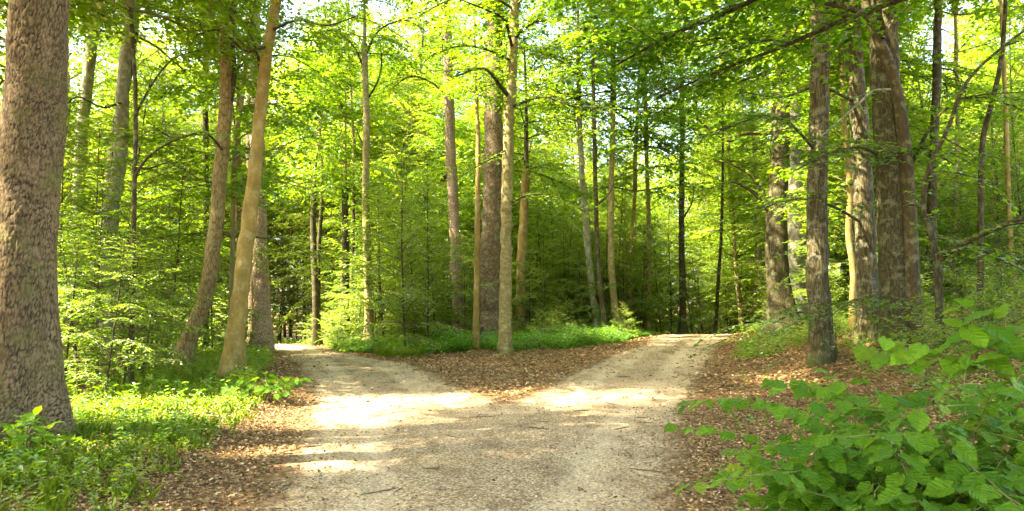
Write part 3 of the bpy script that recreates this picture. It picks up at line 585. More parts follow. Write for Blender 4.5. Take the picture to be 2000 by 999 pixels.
bough(t7, [(530, 60), (580, 40), (640, 50), (700, 30)], 6, leafy='bright', L=.11, subs=6, seed=21, dY=-2)
bough(t7, [(524, 90), (480, 100), (430, 60), (380, 70)], 6, leafy='bright', L=.11, subs=6, seed=22, dY=-2)
bough(t6, [(440, 300), (400, 260), (340, 270), (290, 240)], 5, leafy='maple', L=.11, subs=5, seed=23, dY=-2)
bough(t6, [(443, 180), (480, 120), (560, 110), (620, 140)], 5, leafy='maple', L=.11, subs=4, seed=24, dY=2)
bough(t3, [(240, 200), (200, 210), (150, 190), (110, 230)], 5, leafy='beech', L=.10, subs=5, seed=25, dY=-3)
bough(t3, [(236, 300), (280, 330), (330, 320), (390, 350)], 5, leafy='beech', L=.10, subs=5, seed=26, dY=-2)
bough(t24, [(1690, 440), (1620, 400), (1550, 390), (1480, 410)], 6, leafy='shade_leaf', L=.11, subs=11, seed=27, dY=-2.5)
bough(t24, [(1672, 200), (1600, 170), (1530, 190), (1450, 180)], 7, leafy='shade_leaf', L=.11, subs=12, seed=28, dY=-2.5)
bough(t24, [(1676, 260), (1740, 300), (1800, 290), (1860, 320)], 6, leafy='shade_leaf', L=.11, subs=9, seed=29, dY=-2.5)
bough(t25, [(1740, 330), (1690, 290), (1620, 300), (1560, 330)], 7, leafy='shade_leaf', L=.11, subs=12, seed=30, dY=-2.0)
bough(t25, [(1752, 560), (1710, 590), (1670, 585), (1620, 620)], 4, leafy='shade_leaf', L=.10, subs=8, seed=31, dY=-1.5)
bough(t25, [(1776, 330), (1830, 230), (1900, 190), (1990, 210)], 8, leafy='shade_leaf', L=.11, subs=12, seed=32, dY=-1.0)
bough(t_oak, [(1597, 300), (1540, 240), (1480, 230), (1400, 260)], 6, leafy='shade_leaf', L=.11, subs=12, seed=33, dY=-2.5)
bough(t_oak, [(1598, 120), (1530, 80), (1450, 90), (1370, 130)], 7, leafy='shade_leaf', L=.11, subs=12, seed=34, dY=-2.5)
bough(t_oak, [(1602, 620), (1560, 610), (1510, 630), (1470, 625)], 4, leafy='shade_leaf', L=.09, subs=8, seed=35, dY=-1.0)
bough(t15, [(990, 400), (1040, 380), (1100, 390), (1150, 420)], 4, leafy='maple', L=.12, dY=-1.5, subs=5, seed=36)
bough(t15, [(996, 210), (1060, 190), (1130, 210), (1200, 200)], 6, leafy='maple', L=.13, dY=-2.5, subs=7, seed=37)
for k_, (y0, pts_) in enumerate([(90, [(873, 90), (845, 50), (800, 35), (755, 50)]), (130, [(874, 130), (910, 80), (940, 60), (975, 70)]), (190, [(876, 190), (840, 160), (800, 150), (770, 170)]), (30, [(873, 30), (850, 0), (820, -20), (780, -20)]), (170, [(875, 170), (900, 140), (925, 150), (950, 190)])]):
    bough(t12, pts_, 5, leafy='bright', L=.13, subs=11, bl=1.0, seed=40 + k_, dY=-1.5, tmpl=DIAMOND, W=.66)
bough(t11, [(713, 110), (740, 60), (790, 40), (830, 60)], 5, leafy='bright', L=.12, subs=10, bl=1.0, seed=50, tmpl=DIAMOND, W=.66)
bough(t11, [(713, 140), (690, 90), (650, 60), (610, 70)], 5, leafy='bright', L=.12, subs=10, bl=1.0, seed=51, tmpl=DIAMOND, W=.66)
bough(t15, [(1000, 120), (960, 100), (900, 90), (840, 110)], 6, leafy='maple', L=.13, subs=9, bl=.9, seed=52, dY=-2)
bough(t15, [(1006, 20), (950, -10), (880, 0), (820, 30)], 6, leafy='maple', L=.13, subs=9, bl=.9, seed=53, dY=-2)
# overhanging boughs in the upper middle belong to a linden standing out of frame on the right of the camera
lind = tree('linden_tree', 'leafy limb of an out-of-frame linden overhanging the top of the right path', [(2260, 900, 70), (2255, 300, 62), (2240, -300, 55)], 'b_dark', D=8.0, crown='broad_a', H=7.0, cs=.9)
bough(lind, [(2240, -120), (1900, -130), (1600, -60), (1430, 20), (1300, 75), (1200, 130)], 26, w1=4, Y=8.0, dY=3.0, leafy='shade_leaf', L=.115, subs=34, bl=.8, step=.17, start=.35, seed=15)
bough(lind, [(2240, -60), (1950, -50), (1700, 20), (1520, 95), (1400, 140), (1290, 190)], 18, w1=4, Y=8.5, dY=2.5, leafy='shade_leaf', L=.11, subs=26, bl=.75, step=.17, start=.35, seed=17)
bough(lind, [(2240, -220), (1800, -200), (1500, -120), (1300, -40), (1180, 5)], 24, w1=4, Y=8.0, dY=3.5, leafy='shade_leaf', L=.115, subs=34, bl=.8, step=.17, start=.35, seed=16)

# ------------------------------------------------------------------ conifer, saplings, shrubs, background trees
CR['spruce'], _ = conifer_mesh('young spruce', 31, 3.6, 1.3, 16, .10, 'needle', 'b_dark', .04)
p = at(1112, 640, 33.0); p[2] = float(zg(p[0], p[1])); sp = link(bpy.data.objects.new('spruce_tree', CR['spruce'])); sp.location = p; tag(sp, 'small dark spruce in the shade right of the fork', 'tree')
rng = np.random.default_rng(7)
def proj(x, y, z):
    c, s = math.cos(PITCH), math.sin(PITCH); dz = z - CAM_H; f = y * c + dz * s; u = -y * s + dz * c
    return 1000 + x / f * FPX, 499.5 - u / f * FPX
def blocks(x, y, rad, soft=1.0):
    px, _ = proj(x, y, 2.0); w_ = rad / y * FPX
    for pl, hw, Y in HAND:
        if Y > y - .3:
            xs = [q[0] for q in pl]
            if min(xs) - hw - w_ * soft < px < max(xs) + hw + w_ * soft: return True
    return False
PLACED = []
def free(x, y, d): return all((x - a) ** 2 + (y - b) ** 2 > (d * .5 + c * .5) ** 2 for a, b, c in PLACED)
def zone(px):
    return 'left of the leaning beech' if px < 480 else 'left of the fork' if px < 960 else 'right of the fork' if px < 1430 else 'on the right bank'
def put(kind, x, y, s, name, what, cat_, group):
    m = SAP[kind]; e = link(bpy.data.objects.new(name, None)); e.empty_display_size = .2; e.location = (x, y, float(zg(x, y))); e.rotation_euler = (rng.normal(0, .03), rng.normal(0, .03), rng.uniform(0, 6.28)); e.scale = (s, s, s * rng.uniform(.9, 1.15))
    px, _ = proj(x, y, 1.5); z_ = zone(px); tag(e, what + ' ' + z_, cat_, group + ' ' + z_)
    link(bpy.data.objects.new('trunk', m['trunk']), e); link(bpy.data.objects.new('crown', m['crown']), e); PLACED.append((x, y, .8)); return e
def scatter(kinds, n, xr, yr, name, what, cat_, group, rad, sc=(.8, 1.25), gap=1.6, soft=.5, pathgap=1.0, cond=None):
    c = 0; tries = 0
    while c < n and tries < n * 60:
        tries += 1; y = yr[0] + (yr[1] - yr[0]) * rng.random() ** .8; px = rng.uniform(*xr); x = (px - 1000) / FPX * y
        if float(sdf(np.array([x]), np.array([y]))[0]) < pathgap or blocks(x, y, rad, soft) or not free(x, y, gap): continue
        if cond and not cond(x, y, px): continue
        put(kinds[rng.integers(len(kinds))], x, y, rng.uniform(*sc), name, what, cat_, group); c += 1
    print(name, group, c, 'of', n)
# near left beech thicket
for (px, Y, k, s) in [(165, 11.8, 'beech_a', .75), (120, 13.5, 'beech_b', .8), (285, 14.6, 'beech_a', .75), (215, 10.8, 'beech_a', .62), (330, 18.4, 'beech_b', .9), (90, 17, 'beech_c', .8), (240, 19, 'beech_c', .8), (300, 23, 'maple_b', .8), (20, 16, 'beech_c', .9), (150, 22.5, 'beech_c', .9), (135, 11.2, 'beech_a', .6), (250, 12.6, 'beech_a', .7), (200, 13.8, 'beech_b', .7), (300, 16.8, 'beech_b', .62), (185, 16.0, 'beech_b', .95), (385, 20.5, 'beech_a', .9), (420, 23.5, 'beech_b', .9), (360, 24, 'beech_c', .8), (110, 12.3, 'maple_a', .6)]:
    x = (px - 1000) / FPX * Y; put(k, x, Y, s, 'beech_sapling', 'leafy beech sapling with layered light green sprays', 'sapling', 'beech saplings')
# fork bank
for (px, Y, k, s) in [(745, 29, 'beech_a', 1), (800, 28.5, 'beech_b', .9), (850, 28, 'beech_a', 1.0), (830, 31, 'beech_c', .8), (770, 32, 'beech_c', .9), (700, 31.5, 'beech_a', .9), (910, 29.5, 'beech_b', .8), (1060, 30.5, 'beech_b', .8), (1100, 31.5, 'beech_b', .9), (1035, 29.5, 'beech_a', .8), (1130, 29.5, 'beech_a', .9), (1215, 30.5, 'beech_b', .8), (1250, 32, 'beech_a', 1.1), (1290, 33, 'beech_b', .9), (1155, 33, 'beech_c', .7), (1225, 34, 'maple_b', .7), (1310, 35.5, 'beech_c', .7), (1085, 34, 'maple_b', .7), (880, 30.5, 'beech_b', .7), (915, 32, 'maple_a', .9), (1370, 38, 'beech_b', 1), (1420, 40, 'beech_b', 1), (1350, 36, 'beech_a', 1)]:
    x = (px - 1000) / FPX * Y; put(k, x, Y, s, 'beech_sapling', 'leafy beech sapling with layered light green sprays', 'sapling', 'beech saplings')
scatter(['pale_a'], 9, (740, 940), (30, 35), 'young_tree', 'sunlit pale young tree', 'tree', 'pale young trees', .8, (.4, .65), 1.2, .3)
scatter(['pale_a'], 14, (1060, 1330), (31, 37), 'young_tree', 'sunlit pale young tree', 'tree', 'pale young trees', .8, (.4, .7), 1.3, .2)
low = lambda x, y, px: not (60 < px < 660 and 25 < y < 42)
scatter(['beech_b', 'beech_b', 'maple_a', 'beech_a'], 60, (-150, 1000), (19, 40), 'beech_sapling', 'leafy beech sapling with layered light green sprays', 'sapling', 'beech saplings', .9, (.8, 1.2), soft=.5, cond=low)
scatter(['beech_b', 'beech_c', 'maple_a', 'maple_b', 'beech_a'], 95, (960, 2150), (18, 40), 'beech_sapling', 'leafy beech sapling with layered light green sprays', 'sapling', 'beech saplings', .9, soft=.5, cond=lambda x, y, px: px > 1450 or y > 27.5)
scatter(['beech_c', 'maple_b', 'maple_b', 'pale_a', 'pale_a'], 42, (960, 2150), (26, 48), 'young_tree', 'tall young tree leafy down to the undergrowth', 'tree', 'tall young trees', 1.3, (.8, 1.3), 2.0, .35)
scatter(['beech_c', 'maple_b', 'pale_a'], 34, (-150, 960), (34, 48), 'young_tree', 'tall young tree leafy down to the undergrowth', 'tree', 'tall young trees', 1.3, (.8, 1.3), 2.0, .3, cond=low)
scatter(['pale_a'], 10, (640, 900), (39, 46), 'young_tree', 'sunlit pale young tree', 'tree', 'pale young trees', 1.3, (1.0, 1.45), 1.8, .05, cond=low)
scatter(['pale_a'], 16, (1180, 1500), (61, 72), 'young_tree', 'sunlit pale young tree', 'tree', 'pale young trees', .5, (.9, 1.4), 1.6, .05)
scatter(['pale_a'], 50, (100, 1500), (40, 58), 'young_tree', 'sunlit pale young tree', 'tree', 'pale young trees', 1.3, (1.0, 1.7), 2.0, .1)
scatter(['shrub_a', 'shrub_b'], 70, (-100, 2100), (15, 34), 'low_shrub', 'knee-high green shrub under the trees', 'shrub', 'low shrubs', .6, (.6, 1.2), .9, .3, .5, cond=lambda x, y, px: px < 480 or px > 1450 or y > 26)
scatter(['shrub_a', 'shrub_b'], 26, (1560, 2150), (7.5, 19), 'low_shrub', 'knee-high green shrub under the trees', 'shrub', 'low shrubs', .25, (.4, .8), .8, .2, 2.6)
scatter(['shrub_a', 'shrub_b', 'shrub_b'], 14, (800, 1230), (25.2, 30), 'low_shrub', 'knee-high green shrub under the trees', 'shrub', 'low shrubs', .6, (.35, .7), .8, .0, .8)
scatter(['shrub_a', 'shrub_b'], 18, (640, 900), (25, 32), 'low_shrub', 'knee-high green shrub under the trees', 'shrub', 'low shrubs', .6, (.6, 1.1), .7, .1, .4)

def tall_copies(n, xr, yr, what, group, crowns, barks, gap=3.0, soft=.0, hr=(8, 14), rr=(.10, .22), spots=None, sc=(.85, 1.25)):
    c = 0; tries = 0; base = {}
    for b in barks:
        for v in range(2):
            wd = Wood(); rg = np.random.default_rng(v + len(b)); T = curve((0, 0, -.2), 0, 1.55, 1.02, 0, 16, rg, .02); T[:, :2] *= .06; wd.tube(T, np.linspace(1.1, .65, 17), 10, lobes=lambda t, th, P: 1 + .5 * np.exp(-t * 30)); V, F = wd.arrays(); base[(b, v)] = mesh('tall trunk', V, [F], [M[b]])
    while c < n and tries < n * 60:
        tries += 1; y = rng.uniform(*yr); px = rng.uniform(*xr); x = (px - 1000) / FPX * y; r = rng.uniform(*rr)
        if spots: px, y = spots[c]; x = (px - 1000) / FPX * y
        elif float(sdf(np.array([x]), np.array([y]))[0]) < 1.2 or blocks(x, y, r, 1) or not free(x, y, gap): continue
        h = rng.uniform(*hr); e = link(bpy.data.objects.new('tall_tree', None)); e.empty_display_size = .2; e.location = (x, y, float(zg(x, y))); e.rotation_euler = (rng.normal(0, .03), rng.normal(0, .03), rng.uniform(0, 6.28))
        z_ = zone(px); tag(e, what + ' ' + z_, 'tree', group + ' ' + z_)
        t = link(bpy.data.objects.new('trunk', base[(barks[rng.integers(len(barks))], int(rng.integers(2)))]), e); t.scale = (r, r, h / 1.02)
        k = crowns[rng.integers(len(crowns))]; cr = link(bpy.data.objects.new('crown', CR[k]), e); cr.location = (0, 0, h * .8); s = rng.uniform(*sc); cr.scale = (s, s, s)
        PLACED.append((x, y, 1.0)); c += 1
    print('tall', c)
tall_copies(26, (960, 2150), (30, 58), 'slim forest tree in the far part of the wood', 'far forest trees', ['broad_a', 'broad_b', 'bright', 'slim', 'broad_c'], ['b_dark', 'b_olive', 'b_grey', 'b_pine'], hr=(6, 12))
tall_copies(9, (110, 520), (19, 25), 'leafy small tree with its crown low down', 'small low crowned trees', ['slim', 'broad_b', 'slim'], ['b_dark', 'b_olive'], hr=(4.5, 6.5), rr=(.05, .09), gap=2)
tall_copies(7, (800, 960), (31, 42), 'leafy tree closing the gap beside the pinkish pine', 'gap trees', ['slim', 'broad_b', 'bright'], ['b_dark', 'b_olive'], hr=(8, 11), rr=(.06, .11), gap=1.5)
tall_copies(12, (1000, 1470), (27, 40), 'leafy small tree with its crown low down', 'small low crowned trees', ['slim', 'broad_b', 'broad_a'], ['b_dark', 'b_olive'], hr=(5, 8), rr=(.05, .10), gap=2)
sp_ = [(560, 47), (598, 43), (642, 45), (690, 43), (748, 47), (150, 36), (60, 34), (190, 41), (330, 38), (270, 43), (400, 44)]
tall_copies(len(sp_), (0, 1), (42, 52), 'pale leafy forest tree filling the sky', 'sky filling trees', ['bright', 'bright', 'broad_b'], ['b_olive', 'b_dark'], hr=(9, 12), rr=(.06, .11), spots=sp_, sc=(1.1, 1.4))
sp_ = [(780, 50), (830, 53), (870, 48), (810, 46), (690, 52), (1640, 40), (1690, 45), (1850, 42)]
tall_copies(len(sp_), (0, 1), (42, 52), 'very tall pale forest tree filling the sky', 'sky filling trees', ['bright', 'broad_b', 'broad_a'], ['b_olive', 'b_dark'], hr=(15, 18), rr=(.08, .14), spots=sp_, sc=(1.2, 1.5))
tall_copies(20, (-100, 900), (42, 52), 'leafy forest tree with its crown low down', 'low crowned trees', ['broad_b', 'slim', 'bright', 'broad_a'], ['b_dark', 'b_olive', 'b_grey'], hr=(5, 8), rr=(.07, .13))
tall_copies(34, (-150, 1400), (42, 62), 'slim forest tree in the far part of the wood', 'far forest trees', ['bright', 'bright', 'broad_b', 'slim'], ['b_dark', 'b_olive', 'b_grey', 'b_pine'], hr=(7, 14))

# unseen trees added around the camera so their crowns shade path and right bank
def shade(x, y, h, k, s, label):
    e = link(bpy.data.objects.new('tall_tree', None)); e.location = (x, y, float(zg(x, y))); tag(e, label, 'tree', 'added shade trees')
    wd = Wood(); T = np.array([(0, 0, z) for z in np.linspace(-.2, h + .2, 10)]); wd.tube(T, np.linspace(.25, .15, 10), 10); V, F = wd.arrays(); link(bpy.data.objects.new('trunk', mesh('trunk', V, [F], [M['b_dark']])), e)
    c = link(bpy.data.objects.new('crown', CR[k]), e); c.location = (0, 0, h); c.scale = (s, s, s); c.rotation_euler[2] = x * 3
for a in [(-9, .3, 7, 'broad_a', 1.0), (-7.5, -4.5, 7, 'broad_b', 1.0), (-5, -7, 9, 'broad_a', 1.0), (-21, 1, 11, 'broad_c', .9), (-13.5, -2, 10, 'broad_b', 1.0), (-3.8, -1.0, 7, 'dense', .8), (-10, -6, 10, 'broad_a', 1.2), (-17, 15, 9, 'dense', 1.0), (-11.5, 12.8, 8, 'dense', .85), (5.5, 1.5, 8, 'broad_a', 1.0), (-1.5, -5, 9, 'broad_c', 1.0), (4.5, -4, 9, 'broad_a', 1.0),
          (-10.5, 3.5, 16, 'dense', .85), (-7, 3.2, 15, 'dense', .9), (-4.6, 1, 14, 'dense', .9), (-12, 11, 16, 'dense', .9), (-5.7, 6.1, 15, 'dense', .9), (-7.5, 6.5, 9, 'dense', .6), (-10.2, 2.6, 9, 'dense', .6)]:
    shade(*a, 'unseen tall tree added beside the camera to cast shade')

# ------------------------------------------------------------------ far wood (one mass beyond the single trees)
def far_wood():
    rng2 = np.random.default_rng(3); n = 150; lv = Leaves(); wd = Wood()
    for i in range(n):
        a = R(rng2.uniform(-50, 50)); d = rng2.uniform(56, 95); x, y = d * math.sin(a), d * math.cos(a); z = float(zt(x, y)); h = rng2.uniform(16, 26); r0 = rng2.uniform(2.5, 4.5)
        wd.tube(np.array([(x, y, z - .2), (x + rng2.normal(0, .3), y, z + h * .5), (x + rng2.normal(0, .5), y, z + h)]), [.22, .16, .05], 6)
        m = 1500; zz = z + .5 + (h - .5) * rng2.random(m); rr = r0 * np.sqrt(rng2.random(m)) * (1 - .6 * ((zz - z) / h) ** 2); th = rng2.uniform(0, 6.28, m)
        c = np.stack([x + rr * np.cos(th), y + rr * np.sin(th), zz], -1); lv.add(c, norm(rng2.normal(0, 1, (m, 3)) * (1, 1, .4)), norm(UP + rng2.normal(0, .5, (m, 3))), rng2.uniform(.28, .55, m), .30)
    o = link(bpy.data.objects.new('far_wood', plant_mesh('far wood', wd, lv, [M['b_dark'], M['bright']], FOLD, rng2))); tag(o, kind='stuff')
far_wood()

# ------------------------------------------------------------------ ground cover, litter, stones
def visible(x, y, m=120):
    px = 1000 + x / np.maximum(y, .1) * FPX; return (px > -m) & (px < 2000 + m) & (y > 4.0)
def rand_area(n, yr, rng_):
    y = np.sqrt(rng_.uniform(yr[0] ** 2, yr[1] ** 2, n)); px = rng_.uniform(-120, 2120, n); return (px - 1000) / FPX * y, y
def litter():
    r = np.random.default_rng(40); lv = Leaves()
    for n, yr, L in ((110000, (4.2, 11), .038), (75000, (11, 24), .068), (26000, (24, 40), .11)):
        x, y = rand_area(n, yr, r); s = sdf(x, y); dens = np.where(s > 0, .25 + .75 * sst(0, .5, s), .035 + .18 * np.exp(s / .4)); keep = r.random(n) < dens; x, y = x[keep], y[keep]; m = len(x)
        P = np.stack([x, y, zg(x, y) + .008 + .022 * r.random(m)], -1); a = r.uniform(0, 6.28, m); D = np.stack([np.cos(a), np.sin(a), r.normal(0, .22, m)], -1)
        sz = L * r.uniform(.55, 1.25, m); lv.add(P, D, UP + r.normal(0, .38, (m, 3)), sz, sz * r.uniform(.45, .75, m))
    t = (np.array([(0, 0, .0), (.3, .46, .16), (.72, .38, .12), (1.0, 0, .05), (.72, -.38, .12), (.3, -.46, .16)]), FOLD[1])
    V, F, rn, _ = lv.arrays(t, r); tag(link(bpy.data.objects.new('fallen_leaves', mesh('fallen leaves', V, [F], [M['fallen']], attrs={'rnd': rn}, smooth=False))), kind='stuff')
litter()
def stones():
    r = np.random.default_rng(41); n = 26000; x, y = rand_area(n, (4.2, 13), r); s = sdf(x, y); k = r.random(n) < np.where(s < 0, .8, .5 * np.exp(-s / .3)); x, y = x[k], y[k]; m = len(x)
    b = np.array([(1, 0, 0), (0, 1, 0), (-1, 0, 0), (0, -1, 0), (0, 0, .75)], float); f = np.array([(0, 1, 4), (1, 2, 4), (2, 3, 4), (3, 0, 4)])
    sz = .0045 + .011 * r.random(m) ** 3; a = r.uniform(0, 6.28, m); bb = b[None] * r.uniform(.6, 1.3, (m, 5, 1)); X = bb[..., 0] * np.cos(a)[:, None] - bb[..., 1] * np.sin(a)[:, None]; Y = bb[..., 0] * np.sin(a)[:, None] + bb[..., 1] * np.cos(a)[:, None]
    V = np.stack([x[:, None] + X * sz[:, None], y[:, None] + Y * sz[:, None], (zg(x, y) + .006)[:, None] + bb[..., 2] * sz[:, None]], -1)
    tag(link(bpy.data.objects.new('gravel_stones', mesh('gravel stones', V.reshape(-1, 3), [(f[None] + (np.arange(m) * 5)[:, None, None]).reshape(-1, 3)], [M['stone']], attrs={'rnd': np.repeat(r.random(m), 5)}, smooth=False))), kind='stuff')
stones()
def twigs():
    r = np.random.default_rng(45); wd = Wood(); x, y = rand_area(1700, (4.3, 22), r); s = sdf(x, y)
    for i in np.nonzero(r.random(1700) < np.where(s > 0, .9, .22))[0]:
        a = r.uniform(0, 6.28); l = r.uniform(.06, .38); t = np.linspace(-.5, .5, 5); bend = r.normal(0, .18)
        X = x[i] + l * (t * math.cos(a) - bend * t * t * math.sin(a)); Yy = y[i] + l * (t * math.sin(a) + bend * t * t * math.cos(a)); q = r.uniform(.0025, .006) * (1 + l)
        wd.tube(np.stack([X, Yy, zg(X, Yy) + .012 + q], -1), [q * .6, q, q, q * .9, q * .5], 4)
    V, F = wd.arrays(); tag(link(bpy.data.objects.new('fallen_twigs', mesh('fallen twigs', V, [F], [M['twig']]))), kind='stuff')
twigs()
def herbs(name, x, y, hgt, L, mat, r, per=9, W=.5, lean=.5):
    """many little plants, each a few leaves up a short stem"""
    m = len(x); lv = Leaves(); k = per; h = np.broadcast_to(hgt, (m,)) * r.uniform(.5, 1.2, m); z = zg(x, y)
    t = (np.arange(k) + .7) / k; a = r.uniform(0, 6.28, (m, 1)) + np.arange(k)[None] * 2.4; lx, ly = r.normal(0, lean * .3, (m, 1)), r.normal(0, lean * .3, (m, 1))
    P = np.stack([x[:, None] + lx * h[:, None] * t, y[:, None] + ly * h[:, None] * t, z[:, None] + h[:, None] * t], -1).reshape(-1, 3)
    D = np.stack([np.cos(a), np.sin(a), r.normal(.25, .25, (m, k))], -1).reshape(-1, 3); sz = np.broadcast_to(L, (m,))[:, None] * r.uniform(.6, 1.25, (m, k)); sz = sz.ravel()
    lv.add(P, D, UP + r.normal(0, .35, (m * k, 3)), sz, sz * W); wd = Wood()
    V, F, rn, _ = lv.arrays(FOLD, r)
    tag(link(bpy.data.objects.new(name, mesh(name, V, [F], [M[mat]], attrs={'rnd': rn}))), kind='stuff')
def cover():
    r = np.random.default_rng(42)
    # left verge: low yellow-green herbs, thinning towards the litter margin of the path
    x, y = rand_area(95000, (4.3, 24), r); s = sdf(x, y); left = x < -.09 * y - 1.0
    d = sst(.75, 1.6, s + .7 * (fbm(x * .9, y * .9, 50) - .47)) * np.clip((fbm(x * 1.3, y * 1.3, 51) - .31) * 5, 0, 1) * np.where(y < 7.5, .6, 1.0); k = left & (r.random(len(x)) < d) & (x > -14)
    x, y = x[k], y[k]; herbs('verge_herbs', x, y, np.where(y > 14, .30, .07 + .18 * fbm(x * .7, y * .7, 53)), np.where(y > 14, .06, .045), 'herb', r, 9)
    gk = r.random(len(x)) < .38; gx, gy = x[gk] + r.normal(0, .06, gk.sum()), y[gk] + r.normal(0, .06, gk.sum()); m = len(gx); q = 7; lvg = Leaves()
    P = np.repeat(np.stack([gx, gy, zg(gx, gy)], -1), q, 0) + r.normal(0, .025, (m * q, 3)) * (1, 1, 0); Dg = np.stack([r.normal(0, .5, m * q), r.normal(0, .5, m * q), np.ones(m * q)], -1)
    lvg.add(P, Dg, np.stack([r.normal(0, 1, m * q), r.normal(0, 1, m * q), np.full(m * q, .2)], -1), r.uniform(.06, .20, m * q), .0026); gv, gf, gr, _ = lvg.arrays(FOLD, r)
    tag(link(bpy.data.objects.new('verge_grass', mesh('verge grass', gv, [gf], [M['herb']], attrs={'rnd': gr}))), kind='stuff')
    kk = r.random(len(x)) < .035; herbs('verge_tall_herbs', x[kk], y[kk], .34, .085, 'herb_dark', r, 12, W=.42, lean=.8)
    # mound of green herbs round the fork tree
    x = r.uniform(-7.5, 6.5, 52000); y = r.uniform(20, 34, 52000); s = sdf(x, y); nz = fbm(x * .9, y * .9, 60); k = (s > np.where(y < 23.6, 1.3, .5) + 2.2 * (nz - .42)) & (y > 22.6 + 3.5 * (nz - .4)) & (np.abs(x) < 7.5) & (np.abs(s) < 5.5) & (r.random(len(x)) < -.1 + 1.7 * fbm(x * 1.6, y * 1.6, 66))
    x, y = x[k], y[k]; herbs('fork_herbs', x, y, (.46 * sst(.1, 1.6, sdf(x, y) - .3) + .08) * (.15 + 1.8 * fbm(x * 1.1, y * 1.1, 64) ** 1.3), .08, 'herb_dark', r, 10, W=.6, lean=1.2)
    # right bank: sparse low leaves
    x, y = rand_area(30000, (5, 26), r); s = sdf(x, y); k = (x > .32 * y - .2) & (s > .5) & (r.random(len(x)) < np.clip((fbm(x * .8, y * .8, 70) - np.where(x > .32 * y + 2.2, .34, .46)) * 5, 0, 1) * np.where(x > .32 * y + 2.2, .45, .25)); x, y = x[k], y[k]; herbs('bank_herbs', x, y, np.where(x > .32 * y + 2.2, .26, .14), .07, 'herb_dark', r, 6)
    # forest floor plants beyond
    x, y = rand_area(60000, (17, 48), r); s = sdf(x, y); k = (s > .7) & (r.random(len(x)) < np.clip((fbm(x * .5, y * .5, 71) - .30) * 3, 0, 1) * .7) & ~((np.abs(x) < 4) & (y < 30)); x, y = x[k], y[k]; herbs('forest_floor_plants', x, y, .32, .10, 'herb', r, 8)
cover()

# ------------------------------------------------------------------ broad-leaved plants close to the camera
def broad_shrub(name, label, base, stems, L, seed, mat='lime', cat_='shrub', gap=.085):
    """stems: list of (tip xyz, number of side shoots); lime leaves alternate along each shoot"""
    r = np.random.default_rng(seed); e = link(bpy.data.objects.new(name, None)); b = np.array([base[0], base[1], float(zg(base[0], base[1]))]); e.location = b; e.empty_display_size = .2; tag(e, label, cat_)
    wd = Wood(); lv = Leaves(); sw = Wood()
    def leafy(P, r0, rad0):
        seg = np.linalg.norm(np.diff(P, axis=0), axis=1); cum = np.concatenate([[0], np.cumsum(seg)]); d = cum[-1] * .12; sd = 1
        wd.tube(P, np.linspace(rad0, .0018, len(P)), 5)
        while d < cum[-1]:
            i = min(max(np.searchsorted(cum, d) - 1, 0), len(P) - 2); q = P[i] + (P[i + 1] - P[i]) * ((d - cum[i]) / seg[i]); t = norm(P[i + 1] - P[i]); lat = norm(np.cross(t, UP)) * sd
            dd = norm(t * r.uniform(.2, .8) + lat * r.uniform(.7, 1.1) + UP * r.normal(.05, .2)); pl = L * r.uniform(.25, .5); tip = q + dd * pl; wd.tube(np.array([q, tip]), [.0014, .0011], 3)
            sz = L * r.uniform(.6, 1.25); D = norm(dd * np.array([1, 1, .3]) - UP * r.uniform(.0, .55)); lv.add(tip[None], D[None], (UP + r.normal(0, .28, 3) + np.array([0, -.15, 0]))[None], np.array([sz]), np.array([sz * r.uniform(.78, .95)])); sd = -sd; d += gap * r.uniform(.7, 1.3)
        t = norm(P[-1] - P[-2]); lv.add(P[-1:], norm(t - UP * .3)[None], (UP + r.normal(0, .2, 3))[None], np.array([L * .8]), np.array([L * .65]))
    for tip, ns in stems:
        tip = np.array(tip) - b; m = tip * .5 + np.array([-.12 * tip[0], -.12 * tip[1], .22 * abs(tip[2])]); s0 = r.normal(0, .08, 3) * (1, 1, 0); P = cat([s0 - UP * .05, s0 * .5 + m * .5 + UP * .08, m, tip], 14); leafy(P[5:], L, .006); sw.tube(P[:6], np.linspace(.011, .006, 6), 6)
        for i in range(ns):
            f = .3 + .65 * (i + r.random()) / ns; q = P[int(f * 13)]; t = norm(P[-1] - P[6]); a = math.atan2(t[1], t[0]) + (1 if i % 2 else -1) * r.uniform(.3, 1.3); leafy(curve(q, a, r.uniform(-.25, .45), r.uniform(.35, .75), .5, 7, r, .14), L, .004)
    V, F = sw.arrays(); link(bpy.data.objects.new('stem', mesh('stems', V, [F], [M['twig']])), e)
    link(bpy.data.objects.new('foliage', plant_mesh('foliage', wd, lv, [M['stem'], M[mat]], LIME, r, uv=True)), e); print(name, lv.count())
    return e
tips = [((1400, 850), 2.9), ((1480, 760), 3.2), ((1540, 930), 2.8), ((1580, 700), 3.6), ((1660, 720), 3.3), ((1700, 850), 2.8), ((1760, 700), 3.2), ((1800, 800), 2.6), ((1850, 690), 3.4), ((1900, 740), 2.9), ((1960, 700), 3.2), ((1580, 860), 3.0), ((1640, 960), 2.7), ((1740, 940), 2.6), ((1840, 920), 2.6), ((1930, 900), 2.7), ((1990, 840), 3.0), ((2040, 760), 3.3), ((1500, 850), 3.3), ((1620, 800), 3.5), ((1720, 770), 3.7), ((1560, 1000), 2.9), ((1680, 1020), 2.7), ((1980, 980), 2.6), ((1880, 1000), 2.7)]
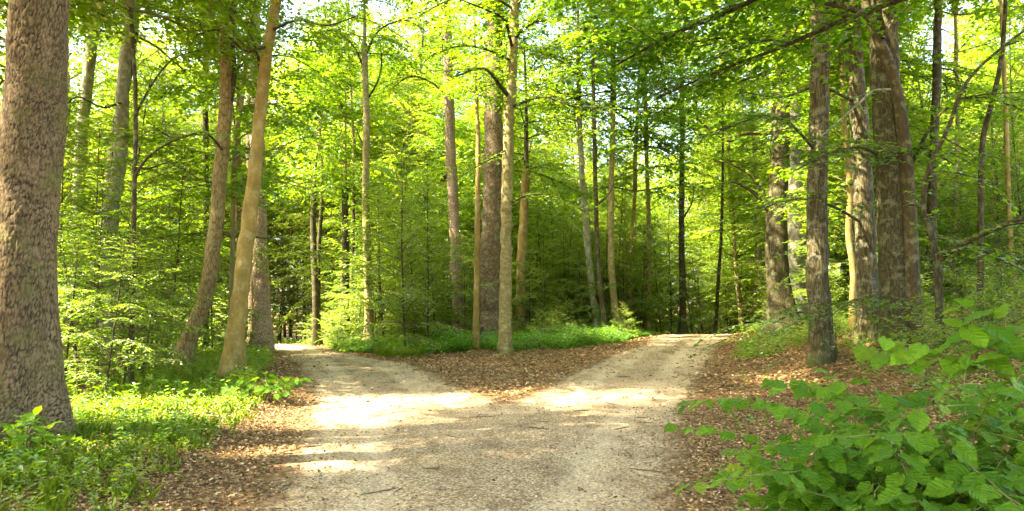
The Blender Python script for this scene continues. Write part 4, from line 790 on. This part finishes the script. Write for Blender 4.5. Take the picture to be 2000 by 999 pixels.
broad_shrub('lime_shrub', 'large glossy green broad-leaved shrub in the near right corner', (2.15, 3.35), [(at(px + 35, py + 30, Y), 9) for (px, py), Y in tips], .086, 61, gap=.055)
broad_shrub('lime_shrub', 'tall shoot of big leaves rising above the corner shrub at right edge', (2.75, 3.75), [(at(px, py, Y), 1) for (px, py), Y in [((1890, 600), 3.5), ((1960, 620), 3.5), ((2030, 610), 3.6), ((1870, 640), 3.6), ((1990, 690), 3.4)]], .135, 62)
broad_shrub('seedling', 'broad-leaved seedling at the foot of the plated pine', (-4.72, 6.8), [(at(px, py, Y), 1) for (px, py), Y in [((20, 835), 6.7), ((70, 810), 6.8), ((100, 830), 6.9), ((40, 815), 7.0), ((85, 880), 6.6), ((20, 890), 6.6)]], .13, 63, mat='lime', cat_='plant')
b = ground_hit(520, 785)
broad_shrub('seedling', 'bright clump of long leaves below the leaning beech', (b[0], b[1]), [((b[0] + dx, b[1] + dy, b[2] + dz), 2) for dx, dy, dz in [(.4, -.1, .28), (.1, -.3, .3), (-.35, -.1, .33), (-.1, .2, .42), (.25, .2, .35)]], .14, 64, mat='lime', cat_='plant')
for i, (px, py) in enumerate([(395, 985), (60, 960), (140, 930), (230, 905)]):
    pass
# dead branches on the left
def dead_branch(label, pts, Y, w_, seed):
    r = np.random.default_rng(seed); C = np.array([at(x, y, Y) for x, y in pts]); wd = Wood(); P = cat(C, 14); wd.tube(P, np.linspace(w_ / 2 * Y / FPX, .004, 14), 6)
    for i in range(5):
        q = P[3 + i * 2]; t = norm(P[-1] - P[0]); wd.tube(np.array([q, q + t * .2 + r.normal(0, .14, 3), q + t * .4 + r.normal(0, .22, 3)]), [.008, .006, .003], 4)
    b = C[0].copy(); V, F = wd.arrays(); o = link(bpy.data.objects.new('dead_branch', mesh('dead branch', V - b, [F], [M['dead']]))); o.location = b; tag(o, label, 'branch')
dead_branch('bare pale dead branch lying at the foot of the curved mossy tree', [(375, 735), (340, 722), (300, 716), (262, 718)], 16.2, 6, 1)
dead_branch('bare bent twig arching over from the beech saplings', [(320, 745), (322, 710), (300, 690), (268, 660)], 15.5, 5, 2)
print('objects', len(bpy.data.objects))
